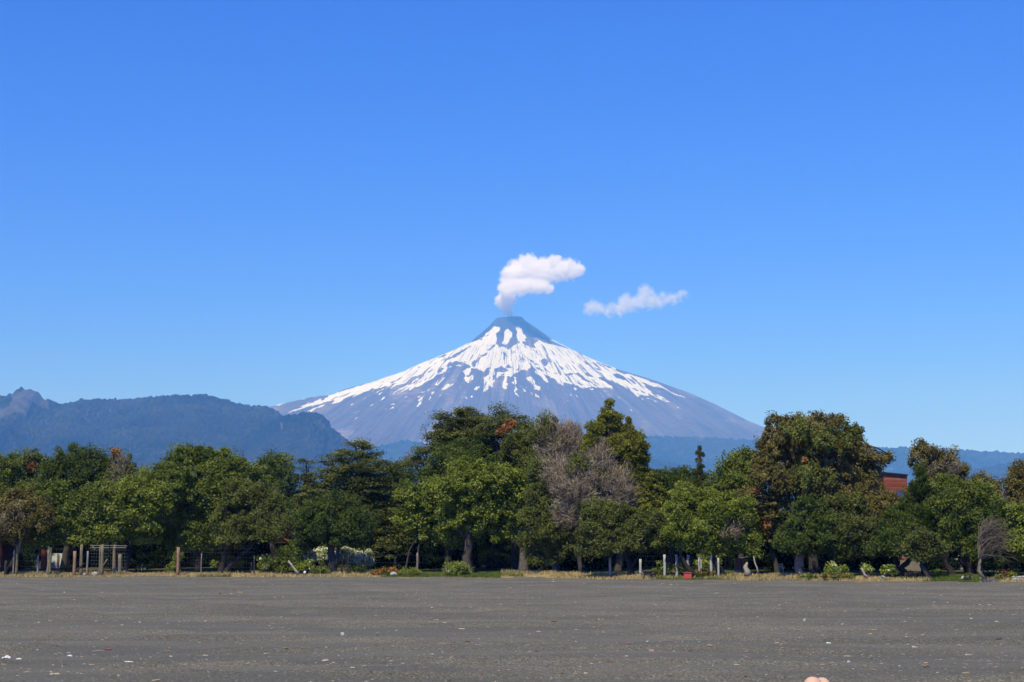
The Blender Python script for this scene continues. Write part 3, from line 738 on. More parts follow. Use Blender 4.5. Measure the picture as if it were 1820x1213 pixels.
tree("broadleaf_tree", "olive tinged spreading tree with a bent right branch, in front of the broad tree", 404, 2.5, [(432, 882, 38, 28), (468, 905, 36, 34), (420, 925, 42, 36), (462, 940, 44, 30), (490, 935, 18, 22), (405, 955, 26, 22)], "dense", "olive", trunk=[[(402, None, .2), (401, 985), (405, 950)], [(406, None, .16), (424, 990), (440, 978), (462, 955)]], bk=bark_dark)
tree("broadleaf_tree", "compact bluish green crown above the olive tree", 488, 10, [(488, 826, 32, 22), (470, 850, 26, 26), (500, 855, 27, 32), (485, 885, 36, 26), (510, 910, 26, 30), (455, 865, 26, 26)], "dense", "blue")
tree("tiered_tree", "small dark tree with thin flat tiers left of the tall tiered tree", 548, 11, [(545, 823, 12, 8), (548, 838, 16, 10), (540, 853, 22, 10), (552, 870, 22, 14), (530, 885, 26, 22)], "flat", "tiered", dens=.9, tr=.1)
tree("tiered_tree", "second small tiered dark tree leaning on the tall one", 590, 10, [(592, 818, 20, 11), (586, 838, 30, 16), (578, 865, 36, 24), (600, 850, 24, 16), (560, 890, 34, 24), (610, 885, 34, 24)], "flat", "tiered", tr=.12)
tree("tiered_tree", "tall dark tree with flat layered foliage left of centre", 648, 9, [(642, 792, 24, 10), (638, 810, 40, 14), (655, 830, 52, 18), (632, 845, 40, 16), (665, 858, 50, 20), (640, 882, 54, 22), (690, 890, 36, 26), (690, 925, 36, 34), (700, 965, 34, 36), (612, 808, 14, 7), (684, 828, 14, 9), (660, 905, 44, 26), (670, 870, 44, 24)], "flat", "tiered", dens=1.15, tr=.26, bk=bark_dark)
tree("broadleaf_tree", "low dense umbrella shaped tree on a thick brown trunk", 592, 2.2, [(592, 905, 46, 26), (560, 930, 42, 34), (628, 930, 40, 36), (592, 948, 52, 32), (640, 955, 20, 24), (545, 955, 22, 20)], "dense", "dark", dens=1.1, trunk=[[(592, None, .34), (591, 995), (588, 970), (585, 945)], [(598, None, .18), (600, 985), (606, 950)]])
tree("broadleaf_tree", "faint greyish tree far behind the gap left of centre", 715, 24, [(712, 838, 20, 18), (725, 852, 26, 22), (700, 860, 28, 26)], "airy", "blue", dens=.8, extra=[("bare_twigs", [(730, 825, 14, 18)], "twig", "grey", .6)], tr=.12)
tree("broadleaf_tree", "yellow green leafy tree left of the big central tree", 748, 4, [(740, 882, 30, 24), (770, 890, 42, 34), (735, 925, 30, 30), (775, 932, 44, 34), (800, 958, 24, 18)], "broad", "bright", trunk=[[(745, None, .08), (744, 975), (750, 940)], [(722, None, .07), (728, 980), (742, 945)]], bk=bark)
tree("tiered_tree", "tall flat topped dark tree with a left side bough, centre", 800, 9, [(826, 732, 24, 10), (812, 744, 34, 14), (838, 752, 38, 16), (800, 764, 38, 18), (845, 774, 44, 22), (815, 788, 52, 26), (830, 764, 44, 20), (790, 782, 28, 18), (778, 782, 14, 12), (772, 800, 16, 14), (742, 812, 18, 12), (735, 828, 18, 12), (752, 800, 12, 9), (757, 835, 22, 16)], "flat", "tiered", dens=1.2, tr=.28)
tree("tiered_tree", "dark flat topped tree with a dead orange bough in its crown", 915, 10, [(890, 727, 12, 8), (888, 741, 26, 10), (905, 752, 40, 14), (940, 760, 34, 14), (918, 772, 46, 16), (870, 768, 24, 14), (940, 790, 40, 20)], "flat", "tiered", dens=1.2, tr=.26, extra=[("dead_bough", [(912, 754, 9, 4, -42), (901, 761, 11, 6, -42), (890, 769, 9, 4, -42), (904, 752, 4, 3, -42)], "droop", "rust", 1.0)])
tree("broadleaf_tree", "deep green rounded crown behind the big central tree", 838, 7, [(842, 800, 56, 22), (802, 822, 42, 30), (892, 822, 44, 28), (845, 832, 54, 32), (775, 852, 28, 30)], "dense", "dark", dens=1.1, tr=.24)
tree("broadleaf_tree", "big bright green central tree on a grey leaning trunk", 833, 2.5, [(838, 840, 40, 24), (872, 856, 46, 30), (818, 868, 42, 34), (908, 872, 38, 36), (850, 890, 50, 40), (895, 915, 46, 34), (815, 915, 30, 36), (925, 890, 22, 28), (870, 940, 34, 26), (912, 945, 20, 16)], "broad", "bright", dens=1.15, trunk=[[(833, None, .34), (829, 990), (832, 955), (842, 930), (850, 905)], [(832, 962, .14), (818, 945), (805, 930)], [(838, 938, .18), (868, 900)]], tr=.3, bk=bark)
tree("cypress_tree", "olive bushy tree behind the big central tree's right side", 930, 8, [(920, 800, 34, 28), (950, 825, 36, 32), (930, 790, 30, 22), (965, 850, 30, 30)], "cypress", "olive", tr=.2)
tree("half_dead_tree", "half bare tree mixing grey twigs and olive tufts", 985, 7, [(968, 752, 14, 16), (985, 762, 10, 16), (965, 778, 22, 22), (1000, 785, 16, 26), (985, 815, 30, 30), (955, 760, 10, 14)], "needle", "olive", dens=.55, extra=[("bare_twigs", [(985, 785, 34, 34, 0), (1008, 795, 34, 32, 2), (1018, 778, 20, 24, 4), (995, 830, 40, 40, 0)], "twig", "grey", 1.5)], tr=.2, bk=bark_pale)
tree("dead_tree", "large grey brown dead tree right of centre, all bare twigs", 1040, 5.2, [(1002, 850, 36, 40), (1020, 880, 36, 40), (1062, 835, 30, 44), (1080, 870, 36, 42), (1105, 880, 26, 44), (1060, 900, 46, 36), (1070, 810, 16, 30), (1010, 915, 30, 26)], "twig", "grey", dens=1.4, trunk=[[(1030, None, .14), (1028, 960), (1040, 920)], [(1008, 940, .09), (1024, 918), (1042, 905), (1060, 893)], [(1014, 945, .06), (1030, 922), (1042, 902)]], extra=[("green_tufts", [(1070, 850, 14, 34, -12), (1060, 880, 18, 24, -10), (1090, 922, 30, 20, -14), (1028, 830, 18, 30, -6), (1045, 905, 26, 18, -16)], "cypress", "olive", .75)], bk=bark)
tree("conifer_tree", "tallest yellow green conifer with two pointed tops", 1095, 8, [(1083, 718, 5, 10), (1081, 735, 12, 12), (1094, 748, 10, 14), (1072, 745, 10, 8), (1060, 765, 18, 16), (1083, 768, 32, 20), (1120, 795, 28, 22), (1056, 795, 20, 22), (1119, 748, 5, 9), (1118, 762, 9, 10), (1124, 780, 15, 16), (1138, 800, 12, 20), (1108, 800, 36, 24), (1070, 800, 26, 20), (1128, 830, 28, 24), (1150, 845, 14, 12), (1105, 845, 34, 26), (1150, 872, 26, 26), (1162, 905, 18, 20), (1130, 900, 30, 28), (1050, 785, 12, 14)], "cypress", "yellow", dens=1.0, cs=.68, tr=.28, shell=(.35, 1.12))
tree("cypress_tree", "olive brown cypress with rounded tufts right of the big central tree", 962, 3, [(972, 850, 26, 22), (962, 876, 28, 24), (985, 895, 32, 28), (955, 922, 32, 24), (978, 945, 42, 26), (944, 958, 24, 22), (972, 982, 32, 24), (958, 832, 20, 18), (1000, 972, 24, 28)], "cypress", "olive", dens=1.2, tr=.2, bk=bark_dark)
tree("broadleaf_tree", "deep green tree behind the pale posts right of centre", 1185, 12, [(1165, 860, 26, 22), (1190, 858, 30, 20), (1215, 850, 26, 18), (1175, 890, 36, 34), (1225, 875, 40, 26), (1195, 925, 40, 34)], "dense", "dark", tr=.2)
tree("conifer_tree", "spindly thin topped conifer standing above the low crowns", 1245, 9, [(1243, 798, 1, 3), (1239, 804, 3, 2.5), (1248, 808, 3, 2.5), (1242, 818, 5, 3), (1246, 829, 6, 3.5), (1240, 839, 9, 4), (1247, 848, 12, 5), (1241, 858, 17, 6), (1246, 869, 22, 8), (1242, 882, 28, 10), (1246, 896, 34, 11)], "needle", "tiered", dens=1.0, cs=.42, big=.6, trunk=[[(1245, None, .15), (1245, 900), (1243, 840), (1243, 797)]], limbs=False, bk=bark)
tree("broadleaf_tree", "fresh green maple like tree left of the large brown tree", 1310, 9, [(1326, 808, 16, 12), (1300, 828, 24, 20), (1335, 828, 22, 22), (1288, 855, 26, 26), (1320, 860, 36, 34), (1300, 890, 40, 26)], "broad", "mid", dens=1.05, tr=.2)
tree("broadleaf_tree", "rusty brown low tree between the maple and the willowy tree", 1372, 6, [(1348, 885, 34, 20), (1372, 905, 34, 22), (1352, 925, 34, 22), (1385, 870, 30, 26), (1372, 950, 40, 24), (1325, 885, 14, 20)], "flat", "brown", dens=1.0, tr=.16, extra=[("autumn_branch", [(1366, 932, 12, 6, -24)], "airy", "rust", .45), ("autumn_branch", [(1345, 875, 14, 6, -22)], "airy", "rust", .4)])
tree("broadleaf_tree", "largest brown green tree with drooping sprays, right of centre", 1430, 6.5, [(1388, 750, 14, 9), (1366, 758, 8, 13), (1378, 745, 7, 6), (1412, 749, 17, 9), (1452, 745, 16, 9), (1440, 754, 18, 9), (1494, 748, 12, 11), (1478, 753, 14, 12), (1510, 770, 12, 12), (1576, 816, 7, 5), (1583, 811, 4, 3), (1358, 790, 12, 12), (1350, 820, 14, 14), (1400, 780, 36, 24), (1445, 778, 40, 26), (1500, 792, 36, 24), (1378, 805, 34, 26), (1535, 815, 28, 20), (1430, 818, 46, 30), (1490, 835, 52, 34), (1372, 845, 34, 24), (1418, 868, 46, 32), (1545, 845, 22, 22), (1520, 875, 46, 32), (1470, 890, 46, 30), (1555, 900, 40, 22), (1530, 920, 44, 26), (1568, 818, 10, 8), (1572, 905, 28, 22, -30), (1590, 930, 22, 18, -30), (1560, 938, 30, 18, -30), (1535, 950, 30, 16, -34)], "droop", "brown", dens=.95, shell=(.5, 1.16), trunk=[[(1440, None, .26), (1436, 960), (1425, 900)], [(1425, 900, .2), (1402, 850), (1392, 800)], [(1424, 905, .2), (1450, 850), (1462, 790)]], tr=.3, bk=bark, extra=[("autumn_branch", [(1424, 850, 8, 3, -38)], "airy", "rust", .8), ("autumn_branch", [(1432, 818, 5, 3, -38)], "airy", "rust", .6), ("green_boughs", [(1410, 765, 32, 22, -20), (1470, 790, 40, 28, -24), (1510, 775, 26, 22, -10), (1440, 850, 40, 26, -34), (1500, 900, 40, 24, -34)], "droop", "olive", .5)])
tree("broadleaf_tree", "dark green domed tree on a thick pale trunk under the brown tree", 1416, 2.5, [(1436, 905, 28, 20), (1455, 930, 36, 28), (1425, 940, 34, 26), (1470, 958, 34, 22), (1405, 965, 30, 20), (1440, 972, 40, 16)], "dense", "dark", dens=1.15, trunk=[[(1413, None, .23), (1417, 1000), (1420, 978), (1428, 945)], [(1424, 1008, .09), (1426, 990), (1424, 978)]], bk=bark_pale)
tree("cypress_tree", "greyish olive feathery tree below the red timber house", 1522, 4, [(1518, 945, 30, 26), (1535, 970, 34, 26), (1505, 975, 26, 24), (1550, 945, 26, 24)], "cypress", "tiered", tr=.16, bk=bark_dark)
tree("broadleaf_tree", "lone wide olive green tree with a dark leaning trunk behind the red bin", 1275, 2.5, [(1250, 890, 40, 22), (1222, 908, 36, 28), (1290, 905, 44, 30), (1320, 915, 24, 26), (1255, 935, 46, 32), (1205, 940, 26, 26), (1320, 950, 30, 28), (1285, 958, 40, 22), (1240, 970, 36, 18), (1330, 974, 20, 18), (1275, 978, 30, 12), (1215, 880, 20, 18)], "cypress", "bright", dens=.95, trunk=[[(1278, None, .24), (1268, 995), (1260, 970), (1255, 935)], [(1229, None, .14), (1216, 1000), (1206, 975), (1212, 945)], [(1290, 950, .07), (1302, 930), (1312, 910)]], bk=bark_dark, extra=[("bare_twigs", [(1292, 940, 24, 22, -12)], "twig", "grey", .5), ("yellow_spray", [(1217, 879, 6, 4, -14)], "airy", "lime", .8)])
tree("broadleaf_tree", "olive green bushy tree with low tufts left of the pale posts", 1117, 2.5, [(1070, 915, 36, 26), (1105, 925, 34, 26), (1060, 945, 32, 26), (1128, 945, 34, 30), (1095, 965, 44, 26), (1148, 965, 30, 22), (1055, 975, 26, 20), (1165, 935, 20, 20)], "cypress", "olive", dens=1.1, trunk=[[(1118, None, .2), (1117, 1000), (1112, 970)], [(1124, 1006, .1), (1133, 992), (1140, 985)]], bk=bark_dark)
tree("conifer_tree", "dark grey green conifer right of the red timber house", 1630, 5, [(1634, 842, 9, 18), (1636, 868, 20, 22), (1638, 895, 32, 26), (1618, 915, 30, 26), (1650, 925, 38, 30), (1625, 950, 40, 30), (1665, 955, 30, 26), (1595, 940, 30, 30)], "needle", "dark", dens=1.05, tr=.22, bk=bark_dark)
tree("broadleaf_tree", "airy brown crowned tree against the sky on the right", 1660, 14, [(1632, 795, 14, 12), (1655, 800, 22, 14), (1640, 815, 24, 18), (1680, 812, 24, 16), (1665, 832, 34, 22), (1705, 835, 18, 18), (1690, 850, 30, 22), (1650, 850, 24, 20)], "airy", "brown", dens=.8, tr=.18, shell=(.4, 1.1), extra=[("bare_twigs", [(1668, 824, 40, 26, 0)], "twig", "grey", .6)])
tree("cypress_tree", "vivid green bushy tree on two dark trunks, right side", 1716, 5, [(1682, 862, 22, 16), (1690, 890, 30, 26), (1725, 878, 32, 24), (1755, 900, 28, 28), (1708, 915, 42, 32), (1745, 930, 36, 30), (1700, 955, 36, 26), (1735, 970, 36, 24)], "cypress", "mid", dens=1.15, trunk=[[(1716, None, .34), (1712, 995), (1706, 960)], [(1682, None, .2), (1681, 1000), (1684, 965)]], bk=bark_dark)
tree("broadleaf_tree", "low brown crown behind the vivid green tree", 1748, 12, [(1742, 862, 26, 18), (1762, 872, 24, 20), (1745, 885, 30, 18)], "airy", "brown", dens=1.1, tr=.15)
tree("broadleaf_tree", "brownish tree at the right edge of the photo", 1818, 10, [(1815, 842, 20, 20), (1828, 870, 34, 30), (1802, 868, 18, 20), (1815, 900, 30, 26)], "dense", "brown", tr=.2, extra=[("bare_twigs", [(1790, 890, 16, 18)], "twig", "grey", .8)])
tree("broadleaf_tree", "dense dark tree behind the bare windswept tree", 1778, 5, [(1772, 915, 30, 26), (1765, 950, 40, 34), (1790, 960, 30, 40), (1775, 990, 36, 24), (1755, 985, 26, 24)], "dense", "dark", dens=1.1, tr=.18, bk=bark_dark)
tree("broadleaf_tree", "yellow green tree cut by the right edge above the stone wall", 1812, 4, [(1812, 915, 24, 20), (1822, 945, 30, 28), (1808, 965, 22, 22), (1830, 975, 26, 26)], "broad", "bright", tr=.14)
tree("broadleaf_tree", "small dark tree with a crooked S shaped trunk beside the pale fence", 1594, 3, [(1585, 965, 28, 24), (1605, 955, 28, 26), (1565, 972, 24, 18)], "dense", "dark", trunk=[[(1596, None, .18), (1601, 1010), (1612, 1001), (1620, 990), (1612, 968)], [(1590, None, .15), (1590, 1000), (1590, 970)]], bk=bark_dark)
tree("broadleaf_tree", "slim dark tree with a thin brown trunk on the lawn", 1638, 1.4, [(1640, 960, 26, 20), (1625, 975, 24, 16), (1655, 975, 24, 18), (1640, 985, 30, 12)], "dense", "tiered", trunk=[[(1639, None, .15), (1638, 1005), (1640, 985)], [(1638, 1003, .07), (1646, 985)]], bk=bark)
# the leafless, wind-combed tree
def bare_tree(px, off):
    x, Y, z = px_at(px, off); k = mpp(Y); B = np.array([x, Y, z]); rng = np.random.default_rng(5)
    root = thing("bare_tree", "small leafless windswept tree combed to the right, on the right lawn edge", "tree", B)
    mb = MB(); P = lambda a, b, dy=0: at(a, b, Y + dy) - B
    tr = np.array([(0, 0, -.1), P(1739, 1015), P(1743, 990), P(1742, 970), P(1744, 950)])
    mb.tube(tr, [.13, .11, .10, .08, .05], 8, rough=.1, rng=rng)
    mb.build("trunk", bark_pale, root, smooth=True)
    mb = MB()
    for i in range(150):
        a = P(1742 + rng.normal(0, 1.5), rng.uniform(948, 995), rng.normal(0, .2))
        ang = rng.uniform(-.1, 1.35); L = rng.uniform(22, 58) * (1.0 if ang < .9 else .8)
        e = a + np.array([math.cos(ang) * L * k, rng.normal(0, .5), math.sin(ang) * L * k])
        m_ = (a + e) / 2 + np.array([-.12 * L * k * math.sin(ang), rng.normal(0, .1), .10 * L * k])
        mb.tube([a, m_, e], [.022, .015, .006], 4, cap=False)
        for _ in range(4):
            s = m_ + (e - m_) * rng.uniform(0, .8); f = s + (e - m_) * rng.uniform(.3, .6) + rng.normal(0, .18, 3)
            mb.tube([s, f], [.010, .005], 3, cap=False)
    mb.build("bare_branches", plain("grey_twig_bark", (.13, .10, .07), .9, .3), root)
bare_tree(1737, 1.2)
# trees further back that close the gaps under and between the crowns
BACK = [(60, 20, 880, "small dark tree deep in shade behind the left shed"), (110, 22, 885, "shaded tree behind the white corrugated fence"), (180, 20, 890, "shaded tree seen under the left gate's top rail"), (265, 22, 885, "dark tree behind the light green leafy tree"), (330, 20, 895, "shaded tree between the broad tree's trunks"), (430, 21, 890, "dark tree behind the bent right branch"), (505, 24, 905, "shaded tree behind the narrow timber house"), (560, 22, 895, "dark tree behind the cream flowered hedge"),
        (640, 22, 880, "shaded tree behind the tall layered tree"), (715, 23, 885, "dark tree behind the yellow green tree's thin stems"), (780, 22, 880, "shaded tree left of the grey leaning trunk"), (870, 22, 870, "shaded tree right of the grey leaning trunk"), (945, 20, 885, "dark tree behind the broad grey stump"), (1010, 22, 880, "dark tree behind the dead grey tree"), (1075, 22, 890, "shaded tree behind the left pale posts"), (1150, 24, 895, "dark tree behind the black wheelbarrow"),
        (1230, 26, 900, "shaded tree behind the red bin"), (1300, 24, 905, "dark tree behind the small brick shed"), (1370, 22, 900, "shaded tree behind the white garden chair"), (1450, 24, 905, "dark tree behind the thick pale trunk"), (1520, 24, 910, "shaded tree behind the lime flowering shrubs"), (1690, 28, 920, "dark tree behind the pale garden wall"), (1780, 26, 925, "shaded tree behind the dry stone wall")]
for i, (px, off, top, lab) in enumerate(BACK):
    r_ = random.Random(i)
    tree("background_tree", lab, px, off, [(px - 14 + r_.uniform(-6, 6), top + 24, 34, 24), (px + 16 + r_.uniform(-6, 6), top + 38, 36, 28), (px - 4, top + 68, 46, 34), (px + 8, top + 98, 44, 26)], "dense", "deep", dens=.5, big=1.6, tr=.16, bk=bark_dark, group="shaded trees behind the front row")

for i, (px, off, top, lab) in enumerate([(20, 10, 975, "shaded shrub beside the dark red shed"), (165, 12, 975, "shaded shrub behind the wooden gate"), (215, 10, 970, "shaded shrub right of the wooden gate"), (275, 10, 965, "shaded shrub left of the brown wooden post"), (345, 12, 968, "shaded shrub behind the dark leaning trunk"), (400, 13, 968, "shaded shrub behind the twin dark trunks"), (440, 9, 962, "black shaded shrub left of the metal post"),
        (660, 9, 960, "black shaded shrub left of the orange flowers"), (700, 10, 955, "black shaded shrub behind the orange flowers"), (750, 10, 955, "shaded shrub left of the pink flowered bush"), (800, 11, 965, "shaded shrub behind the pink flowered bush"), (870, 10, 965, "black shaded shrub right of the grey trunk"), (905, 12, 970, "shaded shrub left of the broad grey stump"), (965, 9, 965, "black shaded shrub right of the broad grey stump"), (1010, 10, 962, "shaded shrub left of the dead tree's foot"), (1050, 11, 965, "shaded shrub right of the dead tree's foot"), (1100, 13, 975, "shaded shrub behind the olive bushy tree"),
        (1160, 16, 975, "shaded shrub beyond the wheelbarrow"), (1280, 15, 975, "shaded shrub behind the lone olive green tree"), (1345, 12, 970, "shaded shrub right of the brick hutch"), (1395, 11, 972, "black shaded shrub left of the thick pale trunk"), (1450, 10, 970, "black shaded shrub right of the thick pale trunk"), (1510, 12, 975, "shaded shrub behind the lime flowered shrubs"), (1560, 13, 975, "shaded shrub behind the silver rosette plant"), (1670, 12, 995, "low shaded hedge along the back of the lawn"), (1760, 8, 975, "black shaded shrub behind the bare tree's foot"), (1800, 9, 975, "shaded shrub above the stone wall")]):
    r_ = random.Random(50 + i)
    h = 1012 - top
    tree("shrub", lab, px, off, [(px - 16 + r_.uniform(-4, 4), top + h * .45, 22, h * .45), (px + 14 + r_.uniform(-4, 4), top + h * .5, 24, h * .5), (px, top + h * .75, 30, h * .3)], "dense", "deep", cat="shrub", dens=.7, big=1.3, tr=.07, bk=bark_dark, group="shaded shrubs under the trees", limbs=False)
# unbroken wood behind the gardens
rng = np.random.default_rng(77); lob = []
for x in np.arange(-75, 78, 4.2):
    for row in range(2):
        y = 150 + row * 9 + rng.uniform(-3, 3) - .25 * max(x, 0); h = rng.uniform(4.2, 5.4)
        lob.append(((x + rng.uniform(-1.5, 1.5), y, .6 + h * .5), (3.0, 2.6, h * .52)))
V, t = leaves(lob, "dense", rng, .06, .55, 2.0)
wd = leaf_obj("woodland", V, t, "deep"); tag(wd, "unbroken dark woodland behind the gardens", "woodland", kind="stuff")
# ------------------------------------------------------------------ fences, sheds and houses
wood_grey = plain("weathered_grey_wood", (.22, .19, .155), .85, .35, 9, .15, .4)
wood_olive = plain("mossy_post_wood", (.17, .145, .075), .85, .35, 9, .15, .4)
wood_red = plain("reddish_post_wood", (.27, .16, .105), .85, .3, 9, .15, .4)
wood_dark = plain("dark_stained_wood", (.035, .026, .021), .8, .35, 9, .2, .4)
conc = plain("pale_concrete", (.38, .355, .30), .85, .22, 7, .15, .3)
stone_m = plain("pale_stone", (.34, .32, .29), .9, .35, 5, .1, .5)
slab_m = plain("dark_grey_concrete", (.10, .10, .10), .9, .35, 5, .1, .5)
wire_m = plain("galvanised_wire", (.045, .045, .042), .8, .2, 9, .5)
dark_steel = plain("dark_painted_steel", (.03, .032, .032), .5, .3, 9, .4)
drift = plain("bleached_wood", (.29, .25, .20), .9, .3, 8, .1, .4)
white_paint = plain("white_paint", (.74, .75, .74), .6, .10, 6, .3)
rust_red = plain("rust_red_boards", (.26, .075, .04), .8, .3, 6, .15, .3)
def ztop(px, py, Y): return float(at(px, py, Y)[2])
def post_mb(px, top, off, r, lean=0.0, n=8, seed=0, cone=.9, o=(0, 0, 0)):
    x, Y, z = px_at(px, off); h = ztop(px, top, Y) - z
    rng = np.random.default_rng(int(px * 7) + seed)
    t = np.linspace(0, 1, 5)
    p = np.stack([x + lean * h * t + rng.normal(0, .01, 5), np.full(5, Y), z - .2 + (h + .2) * t], -1) - np.array(o)
    return MB().tube(p, r * np.linspace(1, cone, 5), n, rough=.05, rng=rng)
def fence_post(name, label, px, top, off, r, mat, lean=0.0, group=None, cone=.9):
    x, Y, z = px_at(px, off)
    o = post_mb(px, top, off, r, lean, o=(x, Y, z), cone=cone).build(name, mat, None, (x, Y, z), True)
    return tag(o, label, "post", group)
def wire_fence(label, off, posts, wires, mat, r, p0, p1, mesh=0.0, pmats=None):
    x, Y, z = px_at((p0 + p1) / 2, off); B = np.array([x, Y, z])
    root = thing("wire_fence", label, "fence", B)
    for i, q in enumerate(posts):
        px, top = q[0], q[1]; rr = q[2] if len(q) > 2 else r
        post_mb(px, top, off, rr, q[3] if len(q) > 3 else 0.0, o=B).build("post", (pmats or {}).get(i, mat), root, smooth=True)
    w = MB(); A0, A1 = np.array(px_at(p0, off)), np.array(px_at(p1, off)); Hh = ztop(posts[0][0], min(q[1] for q in posts), A0[1]) - A0[2]
    for f in wires: w.tube([A0 + (0, 0, Hh * f) - B, (A0 + A1) / 2 + (0, 0, Hh * f - .02) - B, A1 + (0, 0, Hh * f) - B], .0045, 3, False)
    if mesh:
        for t in np.arange(0, 1, mesh / np.linalg.norm(A1 - A0)):
            a = A0 + (A1 - A0) * t - B; w.tube([a + (0, 0, .05), a + (0, 0, Hh * wires[-1])], .003, 3, False)
    w.build("wire_mesh", wire_m, root)
    return root
wire_fence("wire fence on paired mossy wooden posts at the left edge of the photo", .9, [(41, 978, .07, .0), (46.5, 967, .10), (101, 972, .07), (104, 974, .10)], (.12, .3, .48, .66, .84, .97), wood_olive, .1, -12, 146, .3, {0: wood_grey, 2: wood_grey})
g0 = np.array(px_at(193, .7))
gate = thing("wooden_gate", "tall mesh gate between three olive wooden posts with double top rails", "gate", g0)
for px, top, r, mt in ((159, 968, .10, wood_olive), (195, 968, .13, wood_olive), (227, 985, .11, wood_olive)):
    post_mb(px, top, .7, r, o=g0).build("post", mt, gate, smooth=True)
for px, top in ((157, 970), (190.5, 971), (224, 986)): post_mb(px, top, .62, .035, o=g0, seed=3).build("gate_stile", wood_grey, gate, smooth=True)
def span(p0, y0, p1, y1, off, r, o):
    a, b = px_at(p0, off), px_at(p1, off)
    return MB().tube([at(p0, y0, a[1]) - o, (at(p0, y0, a[1]) + at(p1, y1, b[1])) / 2 - o, at(p1, y1, b[1]) - o], r, 6)
for a in ((160, 970, 194, 970), (160, 974, 194, 974), (196, 970, 226, 971), (196, 974, 224, 974)): span(*a, .66, .032, g0).build("top_rail", wood_grey, gate)
span(173, 1021, 191, 994, .66, .04, g0).build("brace", wood_grey, gate)
w = MB()
for y in np.arange(978, 1022, 6.2):
    for a, b in ((160, 194), (196, 226)): w.add(*[(lambda q: (np.vstack(q.v), np.vstack(q.q)))(span(a, y, b, y, .67, .007, g0))][0][:1], np.vstack(span(a, y, b, y, .67, .007, g0).q))
for px in np.arange(163, 226, 4.2): w.tube([np.array(at(px, 975, g0[1])) - g0, np.array(at(px, 1022, g0[1])) - g0], .006, 3, False)
w.build("wire_mesh", plain("gate_mesh_wire", (.10, .10, .095), .7, .2, 9), gate)
fence_post("concrete_post", "stubby pale stone post in dry grass behind the left wire fence", 83, 987, 2.0, .10, conc, cone=.55)
fence_post("wooden_post", "thick reddish post left of the tall mesh gate", 147, 980, .8, .12, wood_red)
fence_post("wooden_post", "thin grey post standing inside the tall mesh gate's left opening", 169.5, 980, .5, .075, wood_grey)
fence_post("wooden_post", "short dark stub with a pale cut top beside the leftmost trunk", 27.5, 997, .5, .12, wood_dark, cone=.85)
span_o = np.array(px_at(140, .6)); tag(span(133, 1018, 150, 1001, .6, .05, span_o).build("fallen_branch", wood_dark, None, span_o), "dark bare branch leaning on the thick reddish post", "branch")
wire_fence("dark net fence under the broad tree between a brown post and a metal post", 1.0, [(327.5, 973, .12), (368, 984, .035), (460.5, 988, .05), (455, 1000, .03)], (.1, .28, .46, .64, .82, .96), wood_red, .1, 322, 461, .22, {1: wood_grey, 2: dark_steel, 3: dark_steel})
wire_fence("dark thin posted fence in front of the cream flowered hedge", 1.6, [(554, 981, .055), (614, 978, .05), (624.5, 985, .05), (655, 990, .04), (745, 983, .06), (706, 992, .04)], (.2, .5, .8), wood_dark, .05, 540, 770, 0.0, {4: wood_grey})
wire_fence("fence of pale square topped posts behind the red bin", 1.7, [(1081, 991, .09), (1134, 994, .085), (1176, 986, .095), (1197, 986, .10), (1217, 986, .095), (1236, 990, .055), (1240, 991, .05), (1257, 987, .09), (1270, 992, .07)], (.2, .45, .7, .93), conc, .09, 1072, 1285, .5)
# dark red shed at the left edge and white corrugated fence
def wall_box(px0, px1, top, off, depth, rz=0.0):
    a, b = np.array(px_at(px0, off)), np.array(px_at(px1, off)); c = (a + b) / 2; wd = b[0] - a[0]; h = ztop(px0, top, a[1]) - a[2]
    return c, wd, h
c, wd, h = wall_box(-14, 22, 957, 7, 2.5)
sh = thing("timber_shed", "dark red board shed at the left edge behind the wire fence", "shed", c)
MB().box((0, 1.3, h / 2), (wd, 2.6, h)).build("wall", plain("dark_red_boards", (.09, .028, .02), .85, .35, 5, .1, .3), sh)
MB().box((0, 1.3, h + .05), (wd + .4, 3.0, .1)).build("roof", wood_dark, sh)
MB().box((wd * .2, -.02, h * .45), (wd * .42, .04, h * .8)).build("door", rust_red, sh)
c, wd, h = wall_box(88, 101, 977, 9, .2)
dr = thing("rust_red_gate", "rust red gate leaf beside the white corrugated fence", "gate", c)
MB().box((0, 0, h / 2), (wd, .05, h), bev=.01).build("leaf_panel", rust_red, dr); MB().box((wd / 2, 0, h / 2), (.09, .09, h + .1)).build("post", rust_red, dr)
c, wd, h = wall_box(106, 132, 984, 9.6, .1)
cf = thing("corrugated_fence", "white corrugated sheet fence with a brown post, behind the left wire fence", "fence", c)
n = 60; xs_ = np.linspace(-wd / 2, wd / 2, n); yw = .02 * np.sin(np.arange(n) * 1.6)
v = np.array([(x, y, z) for z in (0, h) for x, y in zip(xs_, yw)]); mb = MB().add(v, grid_quads(2, n))
mb.build("sheet", plain("white_corrugated_sheet", (.66, .68, .66), .6, .10, 6), cf)
MB().box((-wd * .04, -.08, h * .48), (.12, .08, h * .98)).build("post", wood_red, cf)
